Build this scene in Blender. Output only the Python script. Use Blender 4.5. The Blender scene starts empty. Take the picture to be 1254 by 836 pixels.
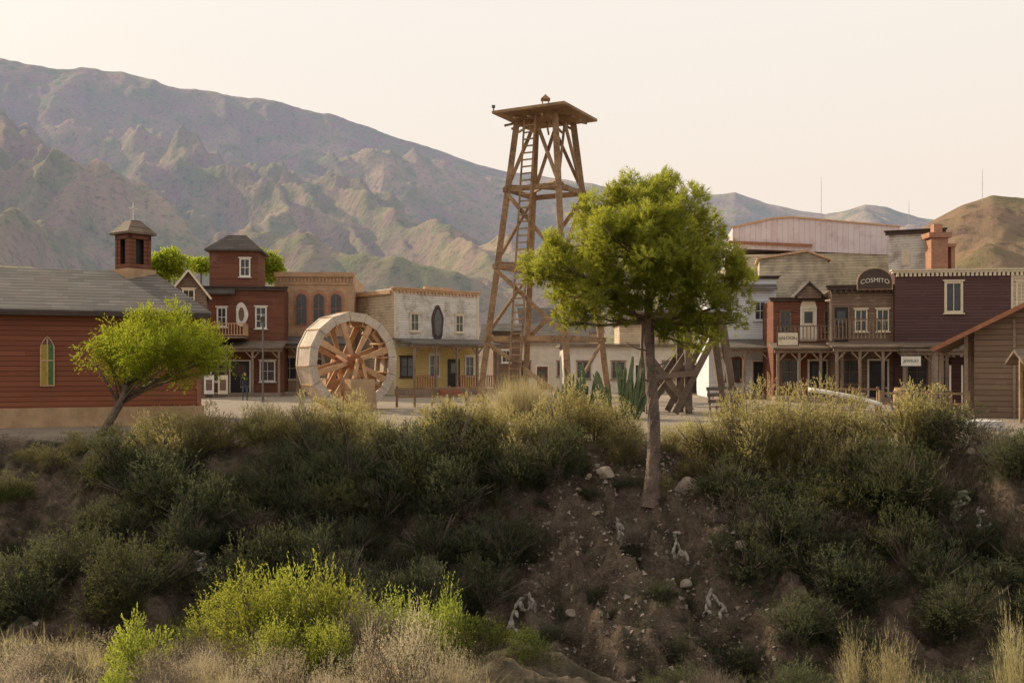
import bpy, math, random
import numpy as np
from mathutils import Vector, Matrix
random.seed(7); RS=np.random.RandomState(11)
S=bpy.context.scene; COL=S.collection
F=1219.0; EYE=2.0; HY=450.0; CX=627.0
R=math.radians
def PX(px,D): return (px-CX)/F*D
def PZ(py,D): return EYE+(HY-py)/F*D
# ------------------------------------------------------------ noise + terrain
def vn(x,y,s=0):
    xi=np.floor(x); yi=np.floor(y); fx=x-xi; fy=y-yi
    def h(a,b):
        t=np.sin(a*127.1+b*311.7+s*74.7)*43758.5453
        return t-np.floor(t)
    ux=fx*fx*(3-2*fx); uy=fy*fy*(3-2*fy)
    return (h(xi,yi)*(1-ux)+h(xi+1,yi)*ux)*(1-uy)+(h(xi,yi+1)*(1-ux)+h(xi+1,yi+1)*ux)*uy
def pn(x,y,s=0):
    xi=np.floor(x); yi=np.floor(y); fx=x-xi; fy=y-yi
    def g(a,b,dx,dy):
        t=np.sin(a*127.1+b*311.7+s*74.7)*43758.5453; t=(t-np.floor(t))*6.28318
        return np.cos(t)*dx+np.sin(t)*dy
    ux=fx**3*(fx*(fx*6-15)+10); uy=fy**3*(fy*(fy*6-15)+10)
    return (g(xi,yi,fx,fy)*(1-ux)+g(xi+1,yi,fx-1,fy)*ux)*(1-uy)+(g(xi,yi+1,fx,fy-1)*(1-ux)+g(xi+1,yi+1,fx-1,fy-1)*ux)*uy
def fbm(x,y,o=5,s=0):
    r=0;a=.5;t=0
    for i in range(o):
        r=r+a*vn(x,y,s+i*3.1); t+=a; a*=.5; x,y=x*1.6+y*1.2+7.3, y*1.6-x*1.2-3.1
    return r/t
def ridged(x,y,o=6,s=0):
    r=0;a=.5;t=0;w=1
    for i in range(o):
        n=1-np.abs(2*vn(x,y,s+i*5.7)-1); n=n*n*w; w=np.clip(n*1.6,0,1)
        r=r+a*n; t+=a; a*=.5; x,y=x*1.6+y*1.2+1.7, y*1.6-x*1.2+9.2
    return r/t
def ridgep(x,y,o=6,s=0,gain=.5,soft=.0015):
    r=0;a=.5;t=0;w=1
    for i in range(o):
        n=1-np.sqrt((pn(x,y,s+i*5.7)*1.7)**2+soft); n=np.clip(n,0,1)**1.5; r=r+a*n*w; t+=a; w=np.clip(.35+n,0,1); a*=gain; x,y=x*1.7+y*.9+1.7, y*1.7-x*.9+9.2
    return r/t
def gz(X,Y):
    X=np.asarray(X,float); Y=np.asarray(Y,float)
    e=np.interp(X,[-30,-13,-9.5,0,4,8,10.5,12.5,30],[33,30,28.3,28.2,27.4,27.8,26.6,24,23])+(fbm(X*.3,X*0+3,3,4)-.5)*1.6
    t=e-Y
    gul=ridged(X*.32+Y*.05,Y*.10+4,4,2); gul2=ridged(X*1.1+Y*.1,Y*.35,3,12); g3=ridgep(X*.9+Y*.12,Y*.22,4,17)
    bank=-.50*np.log1p(np.exp(np.clip((t-.2)*2.5,-30,30)))/2.5
    bank=bank-(gul-.35)*np.clip(t*.28,0,1.0)*1.35-(gul2-.4)*np.clip(t*.4,0,1)*.4+(g3-.6)*np.clip(t*.5,0,1)*1.1
    bank=np.maximum(bank,-4.6)
    fore=np.interp(Y,[-40,-5,0,8,12.2,16],[0.6,.5,.3,-1.15,-1.6,-4.6])+.25*(fbm(X*.4,Y*.4,3,9)-.5)-np.clip(X*.12,0,.5)*np.clip((Y-5)/5,0,1)
    z=np.where(Y<16,np.maximum(fore,bank),bank)
    m=np.clip((t+.5)/2,0,1)
    z=z+(fbm(X*1.3,Y*1.3,5,1)-.5)*.7*m+(fbm(X*5,Y*5,4,6)-.5)*.40*m
    z=z+(fbm(X*.5,Y*.5,3,6)-.5)*.05*(1-m)
    return z
def gzs(x,y): return float(gz(np.array([x]),np.array([y]))[0])
# ------------------------------------------------------------ materials
def newmat(name):
    m=bpy.data.materials.new(name); m.use_nodes=True; n=m.node_tree.nodes; l=m.node_tree.links
    return m,n,l,n['Principled BSDF']
def c4(c): return (c[0],c[1],c[2],1)
def N(n,t,**k):
    o=n.new(t)
    for a,b in k.items(): setattr(o,a,b)
    return o
def mth(n,l,op,a,b=None,c=None):
    o=n.new('ShaderNodeMath'); o.operation=op
    for i,v in enumerate((a,b,c)):
        if v is None: continue
        if isinstance(v,(int,float)): o.inputs[i].default_value=v
        else: l.new(v,o.inputs[i])
    return o.outputs[0]
def mixc(n,l,f,a,b):
    o=n.new('ShaderNodeMix'); o.data_type='RGBA'
    for s,v in ((o.inputs[0],f),(o.inputs[6],a),(o.inputs[7],b)):
        if isinstance(v,(int,float)): s.default_value=v
        elif isinstance(v,tuple): s.default_value=c4(v)
        else: l.new(v,s)
    return o.outputs[2]
def noise(n,l,vec,scale,detail=5,rough=.55):
    o=n.new('ShaderNodeTexNoise'); o.inputs['Scale'].default_value=scale; o.inputs['Detail'].default_value=detail; o.inputs['Roughness'].default_value=rough
    if vec is not None: l.new(vec,o.inputs['Vector'])
    return o.outputs[0]
def ramp(n,l,f,lo,hi):
    o=n.new('ShaderNodeMapRange'); o.inputs[1].default_value=lo; o.inputs[2].default_value=hi; l.new(f,o.inputs[0]); return o.outputs[0]
def bump(n,l,h,b,st,dist=.02):
    o=n.new('ShaderNodeBump'); o.inputs['Strength'].default_value=st; o.inputs['Distance'].default_value=dist
    l.new(h,o.inputs['Height']); l.new(o.outputs[0],b.inputs['Normal'])
def planks(name,c1,c2,pl=.2,vert=False,wear=None,wa=.5,rough=.85,gap=.12,axis=None,gs=.65):
    m,n,l,b=newmat(name); tc=N(n,'ShaderNodeTexCoord'); sp=N(n,'ShaderNodeSeparateXYZ'); l.new(tc.outputs['Object'],sp.inputs[0])
    xy=mth(n,l,'ADD',sp.outputs[0],sp.outputs[1])
    u,v=(xy,sp.outputs[2]) if vert else (sp.outputs[2],xy)
    if axis=='roof': u,v=sp.outputs[1],sp.outputs[0]
    q=mth(n,l,'DIVIDE',u,pl); fr=mth(n,l,'FRACT',q); fl=mth(n,l,'FLOOR',q)
    seg=mth(n,l,'FLOOR',mth(n,l,'ADD',mth(n,l,'DIVIDE',v,3.1 if axis is None else .55),mth(n,l,'MULTIPLY',fl,.37)))
    cb=N(n,'ShaderNodeCombineXYZ'); l.new(fl,cb.inputs[0]); l.new(seg,cb.inputs[1])
    wn=N(n,'ShaderNodeTexWhiteNoise'); l.new(cb.outputs[0],wn.inputs[0])
    gv=N(n,'ShaderNodeCombineXYZ'); l.new(mth(n,l,'MULTIPLY',u,22),gv.inputs[0]); l.new(mth(n,l,'MULTIPLY',v,1.6),gv.inputs[1]); l.new(fl,gv.inputs[2])
    gr=noise(n,l,gv.outputs[0],1,4)
    f=mth(n,l,'ADD',mth(n,l,'MULTIPLY',wn.outputs[0],.55),mth(n,l,'MULTIPLY',gr,.5))
    col=mixc(n,l,f,c1,c2)
    if wear:
        big=noise(n,l,tc.outputs['Object'],.9,6,.7)
        w=ramp(n,l,mth(n,l,'ADD',big,mth(n,l,'MULTIPLY',gr,.35)),.85-wa*.35,.98-wa*.25)
        col=mixc(n,l,w,col,wear)
    gapf=mth(n,l,'LESS_THAN',fr,gap)
    col=mixc(n,l,mth(n,l,'MULTIPLY',gapf,gs),col,(c1[0]*.2,c1[1]*.2,c1[2]*.2))
    l.new(col,b.inputs['Base Color']); b.inputs['Roughness'].default_value=rough
    b.inputs['Specular IOR Level'].default_value=.2
    hh=mth(n,l,'SUBTRACT',mth(n,l,'ADD',mth(n,l,'MULTIPLY',fr,-.4 if not vert else 0.),mth(n,l,'MULTIPLY',gr,.3)),gapf)
    bump(n,l,hh,b,.7,.02)
    return m
def plain(name,c,rough=.8,var=.35,scale=3,metal=0,bmp=.2):
    m,n,l,b=newmat(name); tc=N(n,'ShaderNodeTexCoord')
    f=noise(n,l,tc.outputs['Object'],scale,6,.65)
    col=mixc(n,l,ramp(n,l,f,.3,.7),tuple(x*(1-var) for x in c),tuple(min(1,x*(1+var)) for x in c))
    l.new(col,b.inputs['Base Color']); b.inputs['Roughness'].default_value=rough; b.inputs['Metallic'].default_value=metal
    if bmp: bump(n,l,noise(n,l,tc.outputs['Object'],scale*6,5),b,bmp,.03)
    return m
def timber(name,c1,c2,s=1,bs=.8,bd=.03):
    m,n,l,b=newmat(name); tc=N(n,'ShaderNodeTexCoord')
    f=noise(n,l,tc.outputs['Object'],7*s,6,.7); g=noise(n,l,tc.outputs['Object'],1.1*s,3)
    col=mixc(n,l,ramp(n,l,mth(n,l,'ADD',mth(n,l,'MULTIPLY',f,.6),mth(n,l,'MULTIPLY',g,.5)),.38,.70),c1,c2)
    l.new(col,b.inputs['Base Color']); b.inputs['Roughness'].default_value=.8; bump(n,l,f,b,bs,bd); return m
def bricks(name,c1,c2,mo,sx=1,bw=.25,bh=.08,slope=False):
    m,n,l,b=newmat(name); tc=N(n,'ShaderNodeTexCoord'); sp=N(n,'ShaderNodeSeparateXYZ'); l.new(tc.outputs['Object'],sp.inputs[0])
    cb=N(n,'ShaderNodeCombineXYZ')
    l.new(mth(n,l,'ADD',sp.outputs[0],sp.outputs[1]),cb.inputs[0]); l.new(sp.outputs[2],cb.inputs[1])
    t=N(n,'ShaderNodeTexBrick'); l.new(cb.outputs[0],t.inputs['Vector']); t.inputs['Scale'].default_value=1
    t.inputs['Brick Width'].default_value=bw; t.inputs['Row Height'].default_value=bh; t.inputs['Mortar Size'].default_value=bh*.12
    t.inputs['Color1'].default_value=c4(c1); t.inputs['Color2'].default_value=c4(c2); t.inputs['Mortar'].default_value=c4(mo); t.inputs['Bias'].default_value=0
    nz=noise(n,l,tc.outputs['Object'],1.5,6,.7)
    col=mixc(n,l,ramp(n,l,nz,.35,.75),t.outputs[0],tuple((a+b2)*.32 for a,b2 in zip(c1,mo)))
    l.new(col,b.inputs['Base Color']); b.inputs['Roughness'].default_value=.9; bump(n,l,t.outputs[1],b,-.5,.02); return m
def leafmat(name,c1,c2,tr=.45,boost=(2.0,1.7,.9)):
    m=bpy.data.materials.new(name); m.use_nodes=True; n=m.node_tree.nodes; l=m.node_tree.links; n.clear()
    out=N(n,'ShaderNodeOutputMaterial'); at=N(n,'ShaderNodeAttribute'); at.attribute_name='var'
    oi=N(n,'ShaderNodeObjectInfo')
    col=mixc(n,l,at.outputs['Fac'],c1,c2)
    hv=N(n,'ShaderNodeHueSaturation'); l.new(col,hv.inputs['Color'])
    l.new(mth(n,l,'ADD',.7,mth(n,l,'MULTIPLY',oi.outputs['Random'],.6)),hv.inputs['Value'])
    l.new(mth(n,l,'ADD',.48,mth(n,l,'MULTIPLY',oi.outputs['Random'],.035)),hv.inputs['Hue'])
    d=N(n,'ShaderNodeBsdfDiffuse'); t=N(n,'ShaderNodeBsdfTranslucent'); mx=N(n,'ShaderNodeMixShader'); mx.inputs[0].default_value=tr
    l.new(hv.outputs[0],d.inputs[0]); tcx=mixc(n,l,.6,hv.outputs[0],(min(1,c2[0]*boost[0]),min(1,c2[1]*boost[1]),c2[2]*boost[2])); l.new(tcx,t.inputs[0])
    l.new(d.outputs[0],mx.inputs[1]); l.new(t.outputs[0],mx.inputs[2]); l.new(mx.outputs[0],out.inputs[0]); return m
M={}
M['red']=planks('red_boards',(.21,.07,.04),(.33,.12,.066),.17,wear=(.19,.10,.065),wa=.35)
M['brown']=planks('brown_boards',(.14,.055,.036),(.23,.096,.058),.16,wear=(.26,.15,.10),wa=.3)
M['brown2']=planks('grey_brown_boards',(.15,.10,.07),(.26,.17,.12),.18,wear=(.31,.24,.18),wa=.4)
M['barn']=planks('barn_boards',(.15,.10,.068),(.26,.175,.12),.22,wear=(.28,.22,.17),wa=.35)
M['maroon']=planks('maroon_boards',(.092,.048,.046),(.135,.074,.068),.17,wear=(.16,.105,.09),wa=.25)
M['whitew']=planks('white_weathered_boards',(.66,.62,.55),(.80,.75,.67),.17,wear=(.38,.32,.26),wa=.6)
M['bluew']=planks('bluish_white_boards',(.66,.68,.71),(.78,.80,.81),.16,wear=(.50,.51,.52),wa=.35)
M['yelw']=planks('yellow_weathered_boards',(.50,.42,.29),(.66,.56,.40),.2,wear=(.32,.27,.21),wa=.65)
M['tanw']=planks('tan_boards',(.50,.38,.26),(.66,.53,.38),.2,wear=(.36,.28,.2),wa=.5)
M['yellow']=planks('yellow_boards',(.66,.48,.18),(.78,.60,.26),.16,wear=(.46,.35,.18),wa=.3)
M['pink']=planks('pinkish_metal_sheet',(.66,.54,.54),(.76,.66,.66),.4,vert=True,wear=(.58,.45,.44),wa=.5,gap=.08,gs=.3)
M['greyroof']=planks('grey_board_roof',(.095,.084,.076),(.22,.195,.17),.28,axis='roof',wear=(.17,.135,.11),wa=.55,gap=.2)
M['brroof']=planks('brown_board_roof',(.12,.088,.065),(.24,.18,.13),.3,axis='roof',wear=(.2,.15,.12),wa=.4)
M['darkroof']=planks('dark_board_roof',(.07,.058,.052),(.14,.115,.10),.3,axis='roof')
M['brick']=bricks('brick',(.50,.27,.13),(.62,.37,.20),(.48,.37,.26),bw=.28,bh=.09)
M['brickred']=bricks('brick_red',(.46,.19,.10),(.58,.27,.15),(.42,.28,.2),bw=.28,bh=.09)
M['ochre']=plain('ochre_plaster',(.46,.30,.17),.95,.25,2)
M['plaster']=plain('pale_plaster',(.62,.56,.48),.95,.15,1.5)
M['white']=plain('white_paint',(.74,.69,.61),.7,.15,4)
M['cream']=plain('cream_paint',(.68,.58,.42),.7,.15,4)
M['dark']=plain('dark_interior',(.022,.018,.015),.6,.3,3,bmp=0)
M['glass']=plain('window_glass',(.05,.055,.06),.15,.3,2,bmp=0)
M['trimr']=plain('rust_trim',(.32,.13,.07),.8,.3,4)
M['trimo']=plain('orange_trim',(.58,.36,.2),.8,.25,4)
M['dtrim']=plain('dark_trim',(.07,.045,.034),.8,.3,4)
M['iron']=plain('grey_iron',(.12,.12,.12),.5,.2,4,metal=.3,bmp=0)
M['stone']=plain('pale_stone',(.46,.37,.28),.95,.3,3,bmp=.6)
M['rock']=plain('rock',(.30,.24,.19),.95,.35,5,bmp=.8)
M['concrete']=plain('concrete',(.50,.47,.43),.9,.12,3)
M['tower']=timber('tower_timber',(.12,.068,.036),(.42,.265,.14))
M['post']=timber('post_timber',(.15,.105,.075),(.33,.24,.17))
M['dpost']=timber('dark_timber',(.09,.06,.042),(.21,.145,.10))
M['wheel']=timber('wheel_wood',(.40,.21,.10),(.68,.42,.23),.8)
M['wheelp']=timber('pale_wheel_wood',(.38,.31,.24),(.72,.60,.47),1.2)
M['rust']=timber('rusty_iron',(.26,.09,.03),(.44,.17,.07),2)
M['bark']=timber('bark',(.065,.046,.037),(.32,.22,.16),3,1,.06)
M['twig']=timber('twig',(.11,.08,.06),(.22,.17,.13),3)
M['skin']=plain('skin',(.42,.25,.17),.6,.05,4,bmp=0)
M['cloth']=plain('dark_cloth',(.025,.028,.035),.9,.3,8,bmp=0)
M['jeans']=plain('navy_cloth',(.05,.06,.09),.9,.3,8,bmp=0)
M['hair']=plain('hair',(.03,.02,.015),.7,.3,8,bmp=0)
M['letter']=plain('letter_paint',(.72,.66,.52),.7,.05,6,bmp=0)
M['cactus']=plain('cactus_skin',(.12,.155,.065),.6,.5,5,bmp=.2)
M['pear']=plain('prickly_pear_skin',(.24,.24,.16),.6,.4,6)
M['deadpear']=plain('dead_cactus_skin',(.32,.275,.23),.9,.5,9,bmp=.6)
m,n,l,b=newmat('stained_glass'); tc=N(n,'ShaderNodeTexCoord'); sp=N(n,'ShaderNodeSeparateXYZ'); l.new(tc.outputs['Object'],sp.inputs[0])
vo=N(n,'ShaderNodeTexVoronoi'); vo.inputs['Scale'].default_value=5; l.new(tc.outputs['Object'],vo.inputs['Vector'])
g1=mixc(n,l,mth(n,l,'LESS_THAN',sp.outputs[0],.04),(.05,.15,.04),(.38,.27,.03)); col=mixc(n,l,mth(n,l,'GREATER_THAN',sp.outputs[2],1.35),g1,(.12,.05,.03))
col=mixc(n,l,ramp(n,l,vo.outputs[0],.0,.3),(.03,.03,.02),col)
l.new(col,b.inputs['Base Color']); b.inputs['Roughness'].default_value=.2; M['stained']=m
L={}
L['pine']=leafmat('pine_needles',(.070,.098,.022),(.34,.37,.075),.55)
L['lefttree']=leafmat('feathery_leaves',(.10,.16,.018),(.32,.40,.06),.5)
L['sage']=leafmat('sage_leaves',(.055,.065,.038),(.46,.42,.23),.5,(1.9,1.7,1.1))
L['dark']=leafmat('dark_scrub_leaves',(.024,.031,.020),(.130,.143,.084),.35,(1.9,1.7,1.1))
L['olive']=leafmat('olive_scrub_leaves',(.045,.053,.027),(.20,.20,.10),.4)
L['bright']=leafmat('bright_leaves',(.10,.135,.028),(.32,.37,.09),.5)
L['green']=leafmat('green_leaves',(.03,.045,.015),(.10,.13,.045),.45)
L['dry']=leafmat('dry_stems',(.22,.17,.12),(.58,.48,.35),.45,(1.5,1.5,1.3))
L['straw']=leafmat('straw_grass',(.24,.19,.10),(.54,.46,.27),.45,(1.5,1.5,1.2))
L['drytwig']=leafmat('dead_twigs',(.12,.09,.07),(.28,.225,.17),.2,(1.4,1.4,1.3))
# ------------------------------------------------------------ mesh builder
class MB:
    def __init__(s): s.v=[];s.f=[]
    def add(s,vs,fs):
        b=len(s.v); s.v+=[tuple(v) for v in vs]; s.f+=[tuple(i+b for i in f) for f in fs]; return s
    def box(s,x0,x1,y0,y1,z0,z1):
        return s.add([(x0,y0,z0),(x1,y0,z0),(x1,y1,z0),(x0,y1,z0),(x0,y0,z1),(x1,y0,z1),(x1,y1,z1),(x0,y1,z1)],
          [(0,3,2,1),(4,5,6,7),(0,1,5,4),(1,2,6,5),(2,3,7,6),(3,0,4,7)])
    def bar(s,p,q,w=.15,d=None):
        d=d or w; p=Vector(p);q=Vector(q); a=(q-p).normalized(); up=Vector((0,0,1)) if abs(a.z)<.95 else Vector((0,1,0))
        x=a.cross(up).normalized()*w/2; y=a.cross(x).normalized()*d/2
        return s.add([p-x-y,p+x-y,p+x+y,p-x+y,q-x-y,q+x-y,q+x+y,q-x+y],[(0,3,2,1),(4,5,6,7),(0,1,5,4),(1,2,6,5),(2,3,7,6),(3,0,4,7)])
    def tube(s,pts,rad,n=8,rough=0):
        pts=[Vector(p) for p in pts]; vs=[];fs=[]
        for i,p in enumerate(pts):
            a=(pts[min(i+1,len(pts)-1)]-pts[max(i-1,0)]).normalized(); up=Vector((0,1,0)) if abs(a.y)<.9 else Vector((1,0,0))
            x=a.cross(up).normalized(); y=a.cross(x).normalized(); r=rad[i] if isinstance(rad,(list,tuple)) else rad
            for k in range(n): t=2*math.pi*k/n; rr=r*(1+random.uniform(-rough,rough)); vs.append(p+x*rr*math.cos(t)+y*rr*math.sin(t))
        for i in range(len(pts)-1):
            for k in range(n): k2=(k+1)%n; fs.append((i*n+k,i*n+k2,(i+1)*n+k2,(i+1)*n+k))
        fs.append(tuple(range(n))[::-1]); fs.append(tuple((len(pts)-1)*n+k for k in range(n)))
        return s.add(vs,fs)
    def prism(s,poly,y0,y1):
        n=len(poly); return s.add([(x,y0,z) for x,z in poly]+[(x,y1,z) for x,z in poly],
          [tuple(range(n)),tuple(range(2*n-1,n-1,-1))]+[(i,(i+1)%n,n+(i+1)%n,n+i) for i in range(n)])
    def prismx(s,poly,x0,x1):
        n=len(poly); return s.add([(x0,y,z) for y,z in poly]+[(x1,y,z) for y,z in poly],
          [tuple(range(n)),tuple(range(2*n-1,n-1,-1))]+[(i,(i+1)%n,n+(i+1)%n,n+i) for i in range(n)])
    def build(s,name,mats,parent=None,loc=(0,0,0),rz=0,smooth=False):
        me=bpy.data.meshes.new(name); me.from_pydata(s.v,[],s.f); me.materials.append(mats)
        import bmesh
        b=bmesh.new(); b.from_mesh(me); bmesh.ops.recalc_face_normals(b,faces=b.faces); b.to_mesh(me); b.free()
        if smooth: me.polygons.foreach_set('use_smooth',[True]*len(me.polygons))
        o=bpy.data.objects.new(name,me); COL.objects.link(o); o.location=loc; o.rotation_euler=(0,0,rz)
        if parent: o.parent=parent
        return o
def tag(o,label,cat,group=None):
    o['label']=label; o['category']=cat
    if group: o['group']=group
    return o
def thing(name,label,cat,loc=(0,0,0),rz=0,group=None):
    o=bpy.data.objects.new(name,None); COL.objects.link(o); o.location=loc; o.rotation_euler=(0,0,rz); o.empty_display_size=.2
    return tag(o,label,cat,group)
def fastmesh(name,V,k,mat,var=None):
    nf=len(V)//k; me=bpy.data.meshes.new(name); me.vertices.add(len(V)); me.vertices.foreach_set('co',V.astype(np.float32).ravel())
    me.loops.add(len(V)); me.loops.foreach_set('vertex_index',np.arange(len(V),dtype=np.int32))
    me.polygons.add(nf); me.polygons.foreach_set('loop_start',np.arange(0,len(V),k,dtype=np.int32))
    me.update(calc_edges=True); me.materials.append(mat)
    if var is not None:
        a=me.attributes.new('var','FLOAT','FACE'); a.data.foreach_set('value',np.clip(var,0,1).astype(np.float32))
    return me
def unit(v): return v/np.maximum(np.linalg.norm(v,axis=1,keepdims=True),1e-6)
def leafV(P,D,Ln,W,diamond=True):
    n=len(P); s=unit(np.cross(D,RS.normal(size=(n,3)))); Ln=np.broadcast_to(Ln,(n,))[:,None]; W=np.broadcast_to(W,(n,))[:,None]
    if diamond: V=np.stack([P,P+D*Ln*.5+s*W*.5,P+D*Ln,P+D*Ln*.5-s*W*.5],1)
    else: V=np.stack([P-s*W*.5,P+s*W*.5,P+D*Ln],1)
    return V.reshape(-1,3)
def ob(name,me,parent=None,loc=(0,0,0)):
    o=bpy.data.objects.new(name,me); COL.objects.link(o); o.location=loc
    if parent: o.parent=parent
    return o
def struct(o): o['kind']='structure'; return o
# ------------------------------------------------------------ ground
def axis(a,b,st,far,back=None):
    mid=list(np.arange(a,b,st)); up=[];x=b;s=st
    while x<far: up.append(x); s*=1.35; x+=s
    dn=[];x=a-st;s=st; lim=-far if back is None else back
    while x>lim: dn.append(x); s*=1.35; x-=s
    return np.array(dn[::-1]+mid+up)
xs=axis(-30,30,.12,4200); ys=axis(-3,33,.10,4200,-300)
GX,GY=np.meshgrid(xs,ys); GZ=gz(GX,GY)
def gridmesh(name,X,Y,Z,mat):
    r,c=X.shape; V=np.stack([X,Y,Z],-1).reshape(-1,3)
    i=np.arange(r*c).reshape(r,c); Q=np.stack([i[:-1,:-1],i[:-1,1:],i[1:,1:],i[1:,:-1]],-1).reshape(-1)
    me=bpy.data.meshes.new(name); me.vertices.add(len(V)); me.vertices.foreach_set('co',V.astype(np.float32).ravel())
    me.loops.add(len(Q)); me.loops.foreach_set('vertex_index',Q.astype(np.int32)); me.polygons.add(len(Q)//4)
    me.polygons.foreach_set('loop_start',np.arange(0,len(Q),4,dtype=np.int32)); me.update(calc_edges=True)
    me.polygons.foreach_set('use_smooth',np.ones(len(Q)//4,bool)); me.materials.append(mat)
    return struct(ob(name,me))
m,n,l,b=newmat('ground_earth'); ge=N(n,'ShaderNodeNewGeometry'); sp=N(n,'ShaderNodeSeparateXYZ'); l.new(ge.outputs['Position'],sp.inputs[0])
P=ge.outputs['Position']
big=noise(n,l,P,.5,6,.65); med=noise(n,l,P,2.5,8,.7); fin=noise(n,l,P,14,6,.7)
earth=mixc(n,l,ramp(n,l,med,.35,.65),(.080,.056,.040),(.25,.185,.135)); earth=mixc(n,l,ramp(n,l,fin,.52,.7),earth,(.34,.265,.20))
earth=mixc(n,l,ramp(n,l,big,.52,.60),earth,(.065,.063,.037))
plz=mixc(n,l,ramp(n,l,med,.3,.7),(.36,.29,.22),(.54,.45,.36)); plz=mixc(n,l,ramp(n,l,fin,.5,.7),plz,(.30,.25,.20))
hm=ramp(n,l,mth(n,l,'ADD',sp.outputs[2],mth(n,l,'MULTIPLY',mth(n,l,'SUBTRACT',med,.5),.2)),-.22,-.06)
col=mixc(n,l,hm,earth,plz)
straw=mixc(n,l,ramp(n,l,med,.35,.65),(.10,.085,.055),(.28,.23,.15))
fm=mth(n,l,'MULTIPLY',ramp(n,l,sp.outputs[1],14.5,12.5),ramp(n,l,sp.outputs[0],2,-1)); col=mixc(n,l,fm,col,straw)
l.new(col,b.inputs['Base Color']); b.inputs['Roughness'].default_value=1; b.inputs['Specular IOR Level'].default_value=.1
vor=N(n,'ShaderNodeTexVoronoi'); vor.inputs['Scale'].default_value=6; l.new(P,vor.inputs['Vector'])
bump(n,l,mth(n,l,'ADD',mth(n,l,'ADD',fin,mth(n,l,'MULTIPLY',med,1.5)),mth(n,l,'MULTIPLY',vor.outputs[0],.4)),b,1,.16)
gridmesh('ground',GX,GY,GZ,m)
def hillmat(name,a1,a2,a3,haze,hs,bd=9):
    m,n,l,b=newmat(name); ge=N(n,'ShaderNodeNewGeometry'); P=ge.outputs['Position']
    f=noise(n,l,P,.0035,8,.62); g=noise(n,l,P,.014,9,.70); h=noise(n,l,P,.09,4,.7)
    col=mixc(n,l,ramp(n,l,f,.42,.58),a1,a2); col=mixc(n,l,ramp(n,l,g,.42,.60),col,a3)
    col=mixc(n,l,mth(n,l,'MULTIPLY',ramp(n,l,h,.52,.66),.6),col,tuple(x*.45 for x in a3))
    l.new(col,b.inputs['Base Color']); b.inputs['Roughness'].default_value=1; b.inputs['Specular IOR Level'].default_value=0
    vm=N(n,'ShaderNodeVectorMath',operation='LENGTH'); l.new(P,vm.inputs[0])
    l.new(mth(n,l,'MULTIPLY',ramp(n,l,vm.outputs['Value'],-300,3000),hs),b.inputs['Emission Strength']); b.inputs['Emission Color'].default_value=c4(haze)  # aerial haze painted into the slopes as a tinted glow growing with distance
    bump(n,l,mth(n,l,'ADD',g,mth(n,l,'MULTIPLY',h,.3)),b,1,bd); return m
SKY=[(-900,90),(-300,70),(0,75),(60,83),(120,88),(180,100),(250,110),(330,124),(400,137),(450,150),(500,168),(560,188),(620,206),(680,218),(740,228),(800,238),(870,238),(900,236),(940,250),(1010,262),(1035,255),(1060,246),(1085,250),(1125,264),(1200,272),(1400,262),(2200,250)]
pxs=np.linspace(-500,1800,1150); Ds=np.geomspace(230,3700,470)
PXX,DD=np.meshgrid(pxs,Ds); X=(PXX-CX)/F*DD
es=(HY-np.interp(PXX,[a for a,_ in SKY],[b for _,b in SKY]))/F
g=np.interp(DD,[230,400,700,1000,1400,1900,2400,3000,3700],[.0,.13,.28,.38,.50,.63,.80,1.0,.70])
wx=X+110*pn(X/520,DD/520,3); wy=DD+110*pn(X/520+9,DD/520,5)
ca_,sa_=math.cos(.55),math.sin(.55); U=wx*ca_+wy*sa_; V_=-wx*sa_+wy*ca_
rn=ridgep(U/520,V_/1200,4,8,.42,.008); rn2=ridgep(U/190,V_/480,5,21,.46,.006); rn3=pn(X/900,DD/700,40); rn4=ridgep(U/75,V_/190,3,33,.5,.006)
amp=np.interp(DD,[230,500,1000,2000,2600,3000,3700],[0,.08,.145,.14,.08,.010,.03])*np.clip(es/.25,.35,1.2)
Z=DD*(es*g+amp*(rn-.62)*1.05+amp*.50*(rn2-.62)+amp*.42*rn3+amp*.15*(rn4-.6))+2
Z=np.where(DD<300,Z-(300-DD)*.15,Z)
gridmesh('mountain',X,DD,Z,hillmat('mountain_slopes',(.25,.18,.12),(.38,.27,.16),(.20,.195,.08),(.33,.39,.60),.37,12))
pxs=np.linspace(1060,2300,420); Ds=np.geomspace(230,900,130); PXX,DD=np.meshgrid(pxs,Ds); X=(PXX-CX)/F*DD
H2=[(1060,395),(1100,330),(1120,276),(1150,258),(1180,242),(1215,233),(1254,238),(1320,225),(1500,240),(2300,240)]
es=(HY-np.interp(PXX,[a for a,_ in H2],[b for _,b in H2]))/F
g=np.interp(DD,[230,300,400,520,640,760,900],[-.1,.3,.6,.85,1,.8,.3]); rn=ridgep(X/110,DD/160,6,5)
Z=DD*(es*g+(rn-.6)*.07*np.interp(DD,[230,400,560,640,900],[0,1,.6,.12,.8]))
gridmesh('hill',X,DD,Z,hillmat('hill_slopes',(.20,.125,.08),(.28,.18,.11),(.13,.11,.05),(.45,.42,.45),.30,5))
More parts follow.
